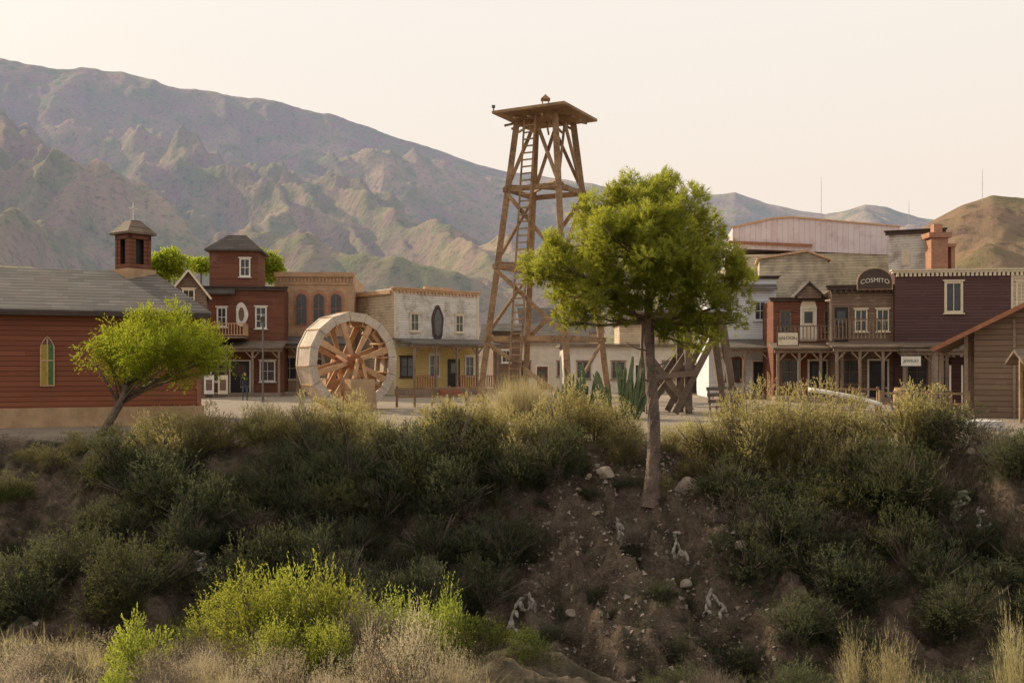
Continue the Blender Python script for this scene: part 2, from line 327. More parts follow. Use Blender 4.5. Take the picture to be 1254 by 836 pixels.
# ------------------------------------------------------------ parts of buildings
def arch(w,h,pointed=False,n=8,g=0):
    w2=w/2+g; top=h+g; pts=[(-w2,-g),(w2,-g)]
    r=w2
    for i in range(n+1):
        t=math.pi*i/n; z=top-r+r*math.sin(t)*(1.0); 
        if pointed: z=top-r*1.6+r*1.6*(1-abs(math.cos(t))**1.5)
        pts.append((r*math.cos(t),z))
    return pts
def window(par,x,z,w,h,y=0,rz=0,fm='white',pm='glass',arched=False,pointed=False,cols=2,rows=2,fw=.1,label=None,loc=None):
    L0=loc or (x,y,z)
    if arched or pointed:
        o=MB().prism(arch(w,h,pointed,g=fw),.03,-.05).build('window',M[fm],par,L0,rz)
        MB().prism(arch(w,h,pointed),.0,-.056).build('pane',M[pm],o)
        mb=MB().box(-.02,.02,-.075,-.057,0,h*.97).box(-w/2,w/2,-.075,-.058,h*.5,h*.5+.04); mb.build('muntin',M[fm],o)
    else:
        mb=MB().box(-w/2-fw,-w/2,-.07,.03,-fw,h+fw).box(w/2,w/2+fw,-.07,.03,-fw,h+fw).box(-w/2,w/2,-.07,.03,h,h+fw).box(-w/2,w/2,-.07,.03,-fw,0)
        o=mb.build('window',M[fm],par,L0,rz)
        MB().box(-w/2,w/2,-.015,.02,0,h).build('pane',M[pm],o)
        mm=MB()
        for i in range(1,cols): mm.box(-w/2+w*i/cols-.02,-w/2+w*i/cols+.02,-.05,-.018,0,h)
        for i in range(1,rows): mm.box(-w/2,w/2,-.048,-.018,h*i/rows-.02,h*i/rows+.02)
        if mm.v: mm.build('muntin',M[fm],o)
        MB().box(-w/2-fw-.08,w/2+fw+.08,-.14,.02,-fw-.07,-fw-.002).build('sill',M[fm],o)
        MB().box(-w/2-fw-.08,w/2+fw+.08,-.12,.02,h+fw+.002,h+fw+.08).build('lintel',M[fm],o)
    if label: o['label']=label
    return o
def door(par,x,z,w,h,y=0,rz=0,dm='brown',fm='white',label=None):
    o=MB().box(-w/2,w/2,-.03,.02,0,h).build('door',M[dm],par,(x,y,z),rz)
    MB().box(-w/2-.1,-w/2,-.07,.03,0,h+.1).box(w/2,w/2+.1,-.07,.03,0,h+.1).box(-w/2,w/2,-.07,.03,h,h+.1).build('door_frame',M[fm],o)
    MB().tube([(w/2-.1,-.031,h*.48),(w/2-.1,-.09,h*.48)],.03,8).build('handle',M['iron'],o)
    MB().box(-w*.32,w*.32,-.045,-.028,h*.55,h*.9).build('panel',M['glass'],o)
    if label: o['label']=label
    return o
def rail(mb,p,q,h=.95,n=10,w=.05):
    p=Vector(p);q=Vector(q); mb.bar(p+Vector((0,0,h)),q+Vector((0,0,h)),.08,.06); mb.bar(p+Vector((0,0,.12)),q+Vector((0,0,.12)),.06,.05)
    for i in range(n+1): a=p.lerp(q,i/n); mb.bar(a+Vector((0,0,.12)),a+Vector((0,0,h)),w,w)
    return mb
def porch(par,x0,x1,dep,zf,zb,n,pm='post',rm='brroof',deck=.3,railm=None,gaps=(),braces=True):
    MB().prismx([(0.0,zb),(-dep-.3,zf),(-dep-.3,zf-.1),(0.0,zb-.1)],x0-.2,x1+.2).build('porch_roof',M[rm],par)
    MB().box(x0-.1,x1+.1,-dep-.1,-dep+.08,zf-.3,zf-.12+.0).build('porch_beam',M[pm],par)
    MB().box(x0,x1,-dep-.15,-.01,-.1,deck).build('porch_deck',M['post'],par)
    for i in range(n):
        x=x0+.1+(x1-x0-.2)*i/(n-1); mb=MB().bar((x,-dep,deck),(x,-dep,zf-.3),.15)
        if braces:
            for s in (-1,1):
                if (i==0 and s<0) or (i==n-1 and s>0): continue
                mb.bar((x,-dep,zf-.8),(x+s*.45,-dep,zf-.32),.08)
        mb.build('post',M[pm],par)
        if railm and i<n-1 and i not in gaps:
            x2=x0+.1+(x1-x0-.2)*(i+1)/(n-1); rail(MB(),(x+.08,-dep,deck),(x2-.08,-dep,deck),.95,8,.07).build('railing',M[railm],par)
def cornice(par,x0,x1,z,mat,h=.3,out=.15,y0=0,dentil=0,dmat=None):
    mb=MB().box(x0-out,x1+out,y0-out,y0+.25,z,z+h).box(x0-out-.08,x1+out+.08,y0-out-.08,y0+.28,z+h+.002,z+h+.08)
    if dentil:
        for i in range(dentil):
            x=x0+(x1-x0)*(i+.5)/dentil; mb.box(x-.07,x+.07,y0-out+.02,y0-.003,z-.2,z-.003)
    return mb.build('cornice',M[mat],par)
def text(par,s,size,loc,rz,mat,bend=0,name='lettering',ext=.01):
    cu=bpy.data.curves.new('t','FONT'); cu.body=s; cu.size=size; cu.extrude=ext; cu.align_x='CENTER'; cu.align_y='CENTER'
    o=bpy.data.objects.new('t',cu); COL.objects.link(o); dg=bpy.context.evaluated_depsgraph_get(); dg.update()
    me=bpy.data.meshes.new_from_object(o.evaluated_get(dg)); bpy.data.objects.remove(o)
    for v in me.vertices:
        x,y,z=v.co; v.co=(x,-z,y-bend*x*x)
    me.materials.clear(); me.materials.append(mat); q=ob(name,me,par,loc); q.rotation_euler=(0,0,rz); return q
def gable_roof(par,x0,x1,y0,y1,ze,zr,ov,mat,axis='x',t=.12,name='roof'):
    mb=MB()
    if axis=='x':
        ym=(y0+y1)/2; k=(zr-ze)/(ym-y0); zo=ze-k*ov
        mb.prismx([(y0-ov,zo),(ym,zr),(ym,zr+t),(y0-ov,zo+t)],x0-ov,x1+ov); mb.prismx([(ym,zr),(y1+ov,zo),(y1+ov,zo+t),(ym,zr+t)],x0-ov,x1+ov)
    else:
        xm=(x0+x1)/2; k=(zr-ze)/(xm-x0); zo=ze-k*ov
        mb.prism([(x0-ov,zo),(xm,zr),(xm,zr+t),(x0-ov,zo+t)],y0-ov,y1+ov); mb.prism([(xm,zr),(x1+ov,zo),(x1+ov,zo+t),(xm,zr+t)],y0-ov,y1+ov)
    return mb.build(name,M[mat],par)
# ---- church
rz=math.atan2(2.3,5.91); ux,uy=math.cos(rz),math.sin(rz)
ch=thing('church','long red board church with grey board roof, a gothic window and small belfry','church',(-16.97-8*ux,33-8*uy,0),rz)
CL=14.35; HP=1.45
mb=MB().box(0,CL,0,7,.65,3.95); mb.prismx([(0.05,3.951),(6.95,3.951),(3.5,5.38)],.0,CL-HP-.1); mb.build('wall',M['red'],ch)
MB().box(-.1,CL+.12,-.25,7.1,-.6,.65-.003).build('plinth',M['ochre'],ch)
zo=3.83; zr=5.52
MB().add([(-.35,-.35,zo),(CL+.35,-.35,zo),(CL+.35,7.35,zo),(-.35,7.35,zo),(-.35,-.35,zo+.12),(CL+.35,-.35,zo+.12),(CL+.35,7.35,zo+.12),(-.35,7.35,zo+.12),(-.35,3.5,zr+.12),(CL-HP,3.5,zr+.12)],
 [(0,1,2,3),(0,1,5,4),(1,2,6,5),(2,3,7,6),(3,0,4,8,7),(4,5,9,8),(5,6,9),(6,7,8,9)]).build('roof',M['greyroof'],ch)
for s in (CL-.12,8.0-1.9): MB().box(s,s+.15,-.04,.12,.66,3.82).build('corner_board',M['trimr'],ch)
MB().box(-.3,CL+.3,-.40,-.353,3.74,3.90).build('fascia',M['dtrim'],ch)
s=8+(55/245.)*6.35
window(ch,s,1.42,.36,1.6,fm='trimo',pm='stained',pointed=True,fw=.045,label='pointed yellow and green stained glass window')
bx0,by=CL-2.2,3.5
o=MB().box(-.78,.78,-.78,.78,-.4,.42).build('belfry',M['ochre'],ch,(bx0,by,5.30),R(32)); o.scale=(.76,.76,.95)
mb=MB(); Wb=.6
for sx in(-1,1):
    for sy in(-1,1): mb.box(sx*(Wb-.07)-.08,sx*(Wb-.07)+.08,sy*(Wb-.07)-.08,sy*(Wb-.07)+.08,.42,1.75)
mb.box(-Wb,Wb,-Wb,Wb,.423,.62); mb.box(-Wb-.01,Wb+.01,-Wb-.01,Wb+.01,1.6,1.8)
mb.build('belfry_frame',M['brown'],o)
for a in range(4):
    c,s=math.cos(a*math.pi/2),math.sin(a*math.pi/2); mb=MB()
    for lo,hi in((-.46,-.22),(.22,.46)):
        pts=[(lo,.62),(hi,.62),(hi,1.6),(lo,1.6)]; v=[]
        for yy in(-Wb+.02,-Wb+.06): v+=[(x*c-yy*s,x*s+yy*c,z) for x,z in pts]
        mb.add(v,[(0,1,2,3),(7,6,5,4),(0,4,5,1),(1,5,6,2),(2,6,7,3),(3,7,4,0)])
    mb.build('belfry_panel',M['brown'],o)
MB().box(-.35,.35,-.35,.35,.62,1.6).build('belfry_shade_fill',M['dark'],o)  # near-black box standing in for the shade inside the open belfry
e=.80
MB().add([(-e,-e,1.8),(e,-e,1.8),(e,e,1.8),(-e,e,1.8),(-e,-e,1.88),(e,-e,1.88),(e,e,1.88),(-e,e,1.88),(-.25,-.25,2.38),(.25,-.25,2.38),(.25,.25,2.38),(-.25,.25,2.38)],
 [(3,2,1,0),(0,1,5,4),(1,2,6,5),(2,3,7,6),(3,0,4,7),(4,5,9,8),(5,6,10,9),(6,7,11,10),(7,4,8,11),(8,9,10,11)]).build('belfry_roof',M['brroof'],o)
MB().bar((0,0,2.38),(0,0,3.1),.05).bar((-.2,-.0,2.88),(.2,.0,2.88),.05).build('cross',M['white'],o)
# ---- dark gabled house behind church
D=66; h=thing('gabled_house','dark house with a pale trimmed steep gable just behind the red church roof','house',(PX(231,D),D,0),R(14))
MB().box(-1.15,1.15,0,2.5,0,6.9).prism([(-1.15,6.9),(1.15,6.9),(0,8.35)],0,2.5).build('wall',M['brown2'],h)
gable_roof(h,-1.15,1.15,0,2.5,6.9,8.4,.3,'darkroof','y')
MB().bar((-1.45,-.33,6.55),(0,-.33,8.45),.06,.13).bar((1.45,-.33,6.55),(0,-.33,8.45),.06,.13).build('barge_board',M['cream'],h)
window(h,0,6.2,.6,.9,fm='cream',pm='dark'); door(h,0,0,1,2.1)
# ---- brown saloon with tower
D=70; X0=PX(253,D); sal=thing('saloon','tall brown board saloon with roofed top storey, balcony and pale windows','building',(X0,D,0),R(6))
W=5.35; MB().box(0,W,0,8,0,7.55).build('wall',M['brown'],sal)
MB().box(.2,3.55,-.05,3.5,7.56,10.3).build('top_storey',M['brown'],sal)
x0,x1,y0,y1=-.1,3.85,-.35,3.8
MB().add([(x0,y0,10.2),(x1,y0,10.2),(x1,y1,10.2),(x0,y1,10.2),(x0,y0,10.30),(x1,y0,10.30),(x1,y1,10.30),(x0,y1,10.30),(1.25,1.3,11.5),(2.5,1.3,11.5)],
 [(3,2,1,0),(0,1,5,4),(1,2,6,5),(2,3,7,6),(3,0,4,7),(4,5,9,8),(5,6,9),(6,7,8,9),(7,4,8)]).build('roof',M['darkroof'],sal)
cornice(sal,0,W,7.45,'dtrim',.2,.2); MB().prismx([(-.55,7.2),(0,7.75),(0,7.6),(-.5,7.1)],-.3,2.0).build('skirt_roof',M['darkroof'],sal)
window(sal,2.65,8.5,.55,1.1,-.05); window(sal,1.05,4.95,.5,1.2); window(sal,3.75,4.85,.6,1.35,rows=3)
o=MB().prism([(.42*math.cos(t)*(1+.15*math.cos(3*t)),.85*math.sin(t)) for t in np.linspace(0,2*math.pi,20)[:-1]],-.06,.02).build('wall_plaque',M['white'],sal,(2.4,0,5.75)); o['label']='pale oval painted plaque'
MB().prism([(.2*math.cos(t),.5*math.sin(t)) for t in np.linspace(0,2*math.pi,16)[:-1]],-.07,-.061).build('figure_painting',M['brown2'],o)
porch(sal,-.2,W,2,3.4,3.9,4,deck=.25,rm='brroof',braces=True)
MB().box(-.3,2.9,-2.2,-.01,4.02,4.12).build('balcony_floor',M['post'],sal)
mb=MB(); rail(mb,(-.25,-2.15,4.12),(2.85,-2.15,4.12),.9,16); rail(mb,(2.85,-2.15,4.12),(2.85,-.05,4.12),.9,8); mb.build('balcony_railing',M['trimo'],sal)
door(sal,2.3,.25,1.3,2.2,dm='dark'); window(sal,.8,1.1,.9,1.3); window(sal,4.2,1.1,.9,1.3)
# ---- brick house
D=73; X0=PX(338,D); W=5.6; bh=thing('brick_house','two storey orange brick house with three tall arched upper windows','building',(X0,D,0),R(3))
MB().box(0,W,0,8,0,8.75).build('wall',M['brick'],bh)
mb=MB().box(-.12,W+.12,-.14,.3,8.65,9.0).box(-.06,W+.06,-.07,.3,8.1,8.25)
for i in range(22): x=.1+i*(W-.2)/21; mb.box(x-.05,x+.05,-.1,-.003,8.26,8.6)
for x in (.12,W-.12): mb.box(x-.22,x+.22,-.09,-.003,4.6,8.09)
mb.box(0,W,-.1,-.003,4.3,4.5); mb.build('cornice',M['brick'],bh)
for px in (369,390,411):
    x=(px-338)/F*D
    MB().prism(arch(.85,2.35,g=.18),.02,-.03).build('window_surround',M['brickred'],bh,(x,0,5.2))
    window(bh,x,5.2,.72,2.2,y=-.031,fm='trimr',arched=True,fw=.06)
porch(bh,.0,W,2.2,3.7,4.3,4,rm='greyroof'); door(bh,2.8,.3,1.3,2.3); window(bh,1.0,1.2,1,1.5,fm='cream'); window(bh,4.6,1.2,1,1.5,fm='cream')
# ---- white hotel
hot=thing('hotel','weathered white two storey hotel with yellow porch and dark oval plaque','building',(PX(483,72),72,0),R(40)); W=7.7
MB().box(0,W,0,6.2,0,7.75).build('wall',M['whitew'],hot)
MB().box(-.025,-.004,.0,6.2,0,7.5).build('side_cladding',M['tanw'],hot)
cornice(hot,0,W,7.6,'trimo',.14,.12,dentil=24); MB().box(-.22,-.03,.3,6.3,7.35,7.62).build('side_fascia',M['trimo'],hot)
MB().box(2.6,W-2.6,-.1,.12,7.83,8.0).build('parapet_crest',M['trimo'],hot)
for x in(-.04,W-.14): MB().box(x,x+.18,-.04,-.004,0,7.5).build('corner_board',M['cream'],hot)
window(hot,1.75,4.75,.6,1.15,fm='cream'); window(hot,5.85,4.75,.6,1.15,fm='cream')
pts=[(.42*math.cos(t)*(1-.12*math.sin(t))*(1+.1*math.sin(5*t)),.98*math.sin(t)) for t in np.linspace(0,2*math.pi,26)[:-1]]
pts=[(x*1.25,z*1.35) for x,z in pts]
o=MB().prism(pts,-.08,.02).build('wall_plaque',M['dtrim'],hot,(3.8,0,5.35)); o['label']='dark tall oval plaque with a carved figure'
MB().prism([(a*.62,b*.75) for a,b in pts],-.1,-.081).build('carved_figure',M['iron'],o)
window(hot,-.0,4.6,.7,1.1,loc=(-.026,3.2,4.6),rz=R(-90),fm='cream')
MB().box(0.05,W-.05,-.03,-.002,.3,3.5).build('ground_floor_cladding',M['yellow'],hot)
porch(hot,0,W,2.4,3.75,4.15,5,pm='post',rm='greyroof',deck=.45,railm='trimr',gaps=(1,),braces=True)
window(hot,1.1,1.4,1.1,1.3,y=-.03,fm='dtrim'); window(hot,3.5,1.4,.8,1.5,y=-.03,fm='white',cols=2); door(hot,5.3,.45,.9,2.1,y=-.03,dm='dark',fm='dtrim'); window(hot,6.8,1.4,.7,1.4,y=-.03,fm='white')
mb=MB()
for i in range(4): mb.box(2.0,3.75,-2.58-.3*i-.3,-2.57-.3*i+.0,-.1,.42-.11*i)
mb.build('steps',M['trimr'],hot)
# ---- low houses behind tower
D=92; a=thing('adobe_house','low pale plaster house with grey roof behind the timber tower','house',(PX(590,D),D,0),R(-4))
MB().box(0,9.6,0,6,0,4.3).build('wall',M['plaster'],a); MB().prismx([(-.4,4.15),(3,6.2),(6.4,4.15)],-.3,9.9).build('roof',M['greyroof'],a)
for x in(1.5,4,7.5): window(a,x,1.3,.9,1.2,fm='post')
door(a,5.6,0,1,2.1)
D=84; a=thing('shed','small brown shed with flat roof beside the adobe house','shed',(PX(604,D),D,0),R(8))
MB().box(0,2.3,0,3,0,4.9).build('wall',M['brown2'],a); MB().box(-.2,2.5,-.3,3.2,4.9,5.1).build('roof',M['brroof'],a); window(a,1.1,2.5,.6,.9)
D=100; a=thing('tan_house','tan house with broad grey roof between tower and pine crown','house',(PX(640,D),D,0),R(5))
MB().box(0,8,0,6,0,5.6).build('wall',M['tanw'],a); MB().prismx([(-.4,5.5),(3,8.2),(6.4,5.5)],-.3,8.3).build('roof',M['greyroof'],a); window(a,2,3,.9,1.2); window(a,5.5,3,.9,1.2)
D=78; a=thing('plaster_house','low whitewashed house with dark openings seen behind the pine trunk','house',(PX(690,D),D,0),R(0))
MB().box(0,12.6,0,6,0,3.6).build('wall',M['plaster'],a); MB().box(-.3,12.9,-.4,6.2,3.6,3.85).build('roof',M['brroof'],a)
for x in(1.6,4.3,8.3,11.4): window(a,x,1.2,.9,1.2,fm='post')
door(a,6.2,0,1.1,2.2,dm='dark'); door(a,9.9,0,1.1,2.2,dm='dark')
MB().box(4.5,8.5,1,5,3.86,5.4).build('upper_storey',M['tanw'],a)
MB().prismx([(.6,5.4),(5.4,5.4),(3,6.4)],4.3,8.7).build('upper_roof',M['greyroof'],a)
# ---- right street
D=66; a=thing('white_house','bluish white board house with upper window and grey porch, right of the pine crown','house',(PX(868,D),D,0),R(-4)); W=4.4
MB().box(0,W,0,7,0,8.0).build('wall',M['bluew'],a); cornice(a,0,W,7.85,'dtrim',.12,.15); window(a,3.35,5.2,.6,1.1,fm='bluew')
MB().prismx([(-.5,7.2),(0,7.5),(0,7.4),(-.5,7.1)],.0,W).build('skirt_roof',M['greyroof'],a)
porch(a,.3,W+2.2,2.4,3.3,3.9,5,rm='greyroof'); window(a,1.6,1.2,.9,1.3,fm='brown'); door(a,3.4,.3,1,2.1,dm='dark'); window(a,1.2,5.2,.5,1.1,fm='bluew')
D=76; a=thing('warehouse','big weathered warehouse with long pale pinkish metal upper wall and rust red eave line','building',(PX(897,D),D,0),R(-8)); W=12.2
z_=lambda y:PZ(y,D)
MB().box(0,W,0,14,0,z_(312)).build('wall',M['yelw'],a)
MB().prism([(0,z_(304)),(W,z_(316)),(W,z_(282)),(W*.36,z_(268)),(W*.25,z_(269)),(0,z_(279))],-.1,9).build('upper_wall',M['pink'],a)
MB().bar((-.3,-.3,z_(297)),(W*.48,-.3,z_(303)),.08,.22).build('eave_trim',M['trimr'],a)
MB().bar((-.2,-.15,z_(279)),(W*.25,-.15,z_(268.5)),.14,.12).bar((W*.25,-.15,z_(268.5)),(W*.36,-.15,z_(267.5)),.13,.12).bar((W*.36,-.15,z_(267.5)),(W+.1,-.15,z_(281.5)),.12,.10).build('ridge_cap',M['trimo'],a)
window(a,1.2,z_(350),.8,1.2,fm='cream')
D=70; a=thing('gabled_store','weathered yellowish grey store with sloping board gable below the warehouse','building',(PX(930,D),D,0),R(-12)); W=4.6
MB().prism([(0,0),(W,0),(W,PZ(320,D)),(W*.7,PZ(310,D)),(0,PZ(318,D))],0,4).build('wall',M['yelw'],a)
MB().prism([(-.2,PZ(318,D)),(W*.7,PZ(310,D)),(W+.2,PZ(321,D)),(W+.2,PZ(319,D)),(W*.7,PZ(307.5,D)),(-.2,PZ(315.5,D))],-.25,4.2).build('roof',M['trimo'],a)
for x in(1.2,3.4): window(a,x,5.6,.7,1,fm='dtrim')
D=60; a=thing('brown_store','brown board store with small roof gable above a pale balcony door','building',(PX(947,D),D,0),R(-8)); W=3.7
zt=PZ(366,D); MB().box(0,W,0,7,0,zt).build('wall',M['brown'],a); cornice(a,0,W,zt-.15,'dtrim',.15,.18)
MB().box(1.35,2.75,-.35,2,zt,zt+.2).prism([(1.35,zt+.2),(2.75,zt+.2),(2.05,zt+.85)],-.35,2).build('dormer',M['brown2'],a)
gable_roof(a,1.35,2.75,-.35,2,zt+.2,zt+.9,.2,'darkroof','y')
door(a,2.05,3.6,.75,1.95,dm='cream',fm='white',label='pale panelled balcony door'); MB().prism(arch(.9,.5),-.05,.02).build('door_arch',M['cream'],a,(2.05,0,5.65)); window(a,.7,4.2,.5,1.1,fm='brown2')
window(a,3.25,4.2,.45,1.1,fm='brown2')
porch(a,-.1,W,2.2,3.15,3.5,4,rm='brroof'); window(a,1,1.1,1,1.3,fm='brown2'); door(a,2.6,.3,1,2.1,dm='dark')
mb=MB(); rail(mb,(0,-2.1,3.5),(W,-2.1,3.5),.9,18); mb.build('balcony_railing',M['dpost'],a)
sg=thing('hanging_sign','cream painted board sign on the porch edge of the brown store','sign',(PX(963,57),56.7,PZ(415,57)),R(-8))
MB().box(-.55,.55,-.03,.03,-.36,.36).build('board',M['cream'],sg); MB().box(-.6,.6,-.045,.045,.36,.41).box(-.6,.6,-.045,.045,-.41,-.36).box(-.6,-.55,-.045,.045,-.36,.36).box(.55,.6,-.045,.045,-.36,.36).build('border',M['dtrim'],sg)
text(sg,'SALOON',.25,(0,-.035,.06),0,M['dtrim'],.25); MB().bar((-.4,0,.4),(-.4,0,.7),.03).bar((.4,0,.4),(.4,0,.7),.03).build('hanger',M['iron'],sg)
D=58; a=thing('arched_sign_building','brown two storey building with balcony under a rounded dark rooftop sign','building',(PX(1018,D),D,0),R(-10)); W=3.85
zt=PZ(352,D); MB().box(0,W,0,7,0,zt).build('wall',M['brown2'],a); cornice(a,0,W,zt-.15,'dtrim',.18,.25,dentil=12)
window(a,1.65,4.15,.55,1.15,fm='cream',fw=.07); window(a,2.85,4.15,.55,1.15,fm='cream',fw=.07); door(a,.55,3.4,.75,2.1,dm='dark',fm='brown2')
pts=[(-1.1,0),(1.1,0),(1.1,.45)]+[(1.1*math.cos(t),.45+.75*math.sin(t)) for t in np.linspace(0,math.pi,14)[1:-1]]+[(-1.1,.45)]
pts=[(x*.84,z*.98) for x,z in pts]
o=MB().prism(pts,-.08,.08).build('roof_sign',M['dtrim'],a,(2.35,-.35,zt-.15)); o['label']='rounded dark sign with pale arched lettering'
MB().prism([(x*1.07,z*1.06-.04) for x,z in pts],-.03,.03).build('sign_border',M['trimo'],o)
text(o,'COSMITO',.36,(0,-.1,.5),0,M['letter'],.2)
porch(a,-.1,W+2.4,2.2,3.2,3.5,6,rm='brroof'); window(a,1,1.1,1,1.3,fm='brown2'); door(a,2.6,.3,1,2.1,dm='dark')
mb=MB(); rail(mb,(-.3,-2.1,3.5),(2.6,-2.1,3.5),1.2,14); mb.build('balcony_railing',M['brown2'],a)
mb=MB().bar((-.3,-2.1,3.5),(-.3,-2.1,5.8),.12).bar((-.3,-2.1,5.8),(-.3,0,5.9),.1)
mb.build('balcony_post',M['post'],a)
D=57; a=thing('maroon_building','dark maroon board building with pale cornice and one white framed window','building',(PX(1096,D),D,0),R(-7)); W=7.2
zt=PZ(332,D); MB().box(0,W,0,8,0,zt).build('wall',M['maroon'],a); cornice(a,0,W,zt-.12,'cream',.12,.15,dentil=30)
window(a,3.2,PZ(381,57),.75,1.55,fm='cream',cols=2,rows=1,fw=.13); window(a,6.85,PZ(378,57),.4,1.4,fm='cream')
MB().box(W-.9,W-.78,-.05,-.003,0,zt-.3).build('corner_board',M['cream'],a); MB().box(W-.77,W+.02,-.04,-.002,3.5,zt-.25).build('pale_cladding',M['tanw'],a)
porch(a,-.1,4.6,2,3.0,3.4,4,rm='brroof'); window(a,1.2,1.1,1,1.3,fm='brown2'); door(a,3,.3,1,2.1,dm='dark')
sg=thing('hanging_sign','greenish white sign hanging under the maroon building porch','sign',(PX(1113,54),53.7,PZ(442,54)),R(-7))
MB().box(-.5,.5,-.03,.03,-.26,.26).build('board',M['white'],sg); MB().box(-.54,.54,-.04,.04,.26,.3).box(-.54,.54,-.04,.04,-.3,-.26).build('border',M['dtrim'],sg)
text(sg,'JEWELRY',.2,(0,-.035,0),0,M['cactus'],0); MB().bar((-.4,0,.3),(-.4,0,.62),.03).bar((.4,0,.3),(.4,0,.62),.03).build('hanger',M['iron'],sg)
D=68; a=thing('white_house','tall white false front house rising behind the maroon building','house',(PX(1088,D),D,0),R(-23)); W=3.4
zt=PZ(286,D); MB().box(0,W,0,5,0,zt).build('wall',M['whitew'],a); cornice(a,0,W,zt-.1,'dtrim',.2,.2); MB().box(W*.25,W*.4,-.04,-.003,zt-2.2,zt-1.2).build('vent_board',M['cream'],a)
D=64; a=thing('brick_chimney','stepped red brick chimney above the maroon building roof','chimney',(PX(1163,D),D+2,0),0)
MB().box(-.55,.55,-.5,.5,0,PZ(292,66)).build('stack',M['brickred'],a); MB().box(-.75,.75,-.65,.65,PZ(292,66),PZ(286,66)).build('cap',M['brickred'],a); MB().box(-.28,.28,-.28,.28,PZ(286,66),PZ(275,66)).build('flue',M['brickred'],a)
MB().box(.55,1.15,-.4,.4,PZ(303,66),PZ(299,66)).box(.85,1.1,-.3,.3,0,PZ(303,66)).build('side_flue',M['brickred'],a)
# barn right
D=39; a=thing('barn','brown board barn with wide gable roof and open side shelter at right edge','barn',(PX(1262,D),D,0),R(-27))
MB().prism([(-2.0,0),(2.8,0),(2.8,3.2),(0,4.45),(-2.0,3.5)],0,7).build('wall',M['barn'],a)
MB().prism([(-3.5,2.66),(0,4.5),(0,4.62),(-3.5,2.78)],-.5,7.3).prism([(0,4.5),(4.0,2.5),(4.0,2.62),(0,4.62)],-.5,7.3).build('roof',M['brroof'],a)
MB().bar((-3.55,-.53,2.70),(0,-.53,4.55),.05,.17).bar((4.05,-.53,2.55),(0,-.53,4.55),.05,.17).build('barge_board',M['trimr'],a)
for x in(-3.4,-2.3):
    for y in (0.0,3.4,6.8): MB().bar((x,y,-.05),(x,y,2.66 if x<-3 else 3.25),.14).build('post',M['post'],a)
MB().box(-3.5,-2.01,6.9,7,0,2.5).build('back_wall',M['maroon'],a)
for x in(-2.95,-2.5): MB().box(x,x+.07,.5,.56,0,2.1).build('door_frame',M['white'],a)
MB().box(-.62,-.52,-.05,-.003,0,3.9).build('corner_board',M['post'],a)
door(a,1.6,0,1.2,2.2,dm='brown2')
D=36; a=thing('notice_stand','small roofed wooden notice stand in front of the barn','notice board',(PX(1250,D),D,0),0)
for x in(0,.9): MB().bar((x,0,-.05),(x,0,2.3),.1).build('post',M['tower'],a)
gable_roof(a,-.1,1.0,-.5,.5,2.2,2.55,.15,'brroof','x'); MB().box(.06,.84,-.04,.04,.9,1.9).build('board',M['brown'],a)
a=tag(MB().box(-1.0,1.0,-.7,.7,-.1,.28).box(-1.3,.7,-1.1,-.7,-.1,.14).build('concrete_step',M['concrete'],None,(PX(1172,33),32.5,0)),'low pale concrete step on the gravel left of the barn','step')
a=thing('barrel','small wooden barrel under the porch beside the greenish white sign','barrel',(PX(1102,52),52,0),0)
MB().tube([(0,0,0),(0,0,.25),(0,0,.5),(0,0,.75),(0,0,.95)],[.26,.32,.34,.32,.27],14).build('body',M['wheel'],a,smooth=True)
for z in(.15,.75): MB().tube([(0,0,z),(0,0,z+.06)],.335,14).build('hoop',M['iron'],a)
# ------------------------------------------------------------ water wheel
ww=thing('water_wheel','large wooden water wheel with pale rim standing in front of the brick house','water wheel',(PX(425,48),48,0),R(37))
RW=2.36; zc=2.3; HW=.66; n=16; off=.1
for y in(-HW,HW):
    mb=MB()
    for i in range(n):
        a0=2*math.pi*(i+.015)/n+off; a1=2*math.pi*(i+.985)/n+off; e=.02*(i%2); y0,y1=y-.05-e,y+.05
        P4=[(r*math.cos(t),r*math.sin(t)+zc) for r,t in((RW,a0),(RW,a1),(RW-.42,a1),(RW-.42,a0))]
        mb.add([(x,y0,z) for x,z in P4]+[(x,y1,z) for x,z in P4],[(0,1,2,3),(7,6,5,4),(0,4,5,1),(2,6,7,3),(1,5,6,2),(0,3,7,4)])
    mb.build('rim',M['wheelp'],ww)
    for i in range(8):
        t=2*math.pi*i/8+.3; q=Vector((-math.sin(t),0,math.cos(t))); p=Vector((math.cos(t),0,math.sin(t))); c0=Vector((0,y,zc)); sg_=-1 if y<0 else 1
        vs=[]
        for r,w_ in((.3,.09),(RW-.3,.17)):
            for e in(-1,1):
                for dy in(-.04,.04): vs.append(c0+p*r+q*w_*e+Vector((0,dy+sg_*-.02,0)))
        MB().add(vs,[(0,1,3,2),(4,6,7,5),(0,4,5,1),(2,3,7,6),(0,2,6,4),(1,5,7,3)]).build('spoke',M['wheel'],ww)
for i in range(n):
    t=2*math.pi*i/n+off; p=Vector((math.cos(t),0,math.sin(t))); q=Vector((-p.z,0,p.x)); vs=[]
    for r in(RW-.62,RW+.02):
        for yy in(-HW+.06,HW-.06):
            for e in(-.025,.025): v=p*r+q*e; vs.append((v.x,yy,v.z+zc))
    MB().add(vs,[(0,1,3,2),(4,6,7,5),(0,4,5,1),(2,3,7,6),(0,2,6,4),(1,5,7,3)]).build('paddle',M['wheel'],ww)
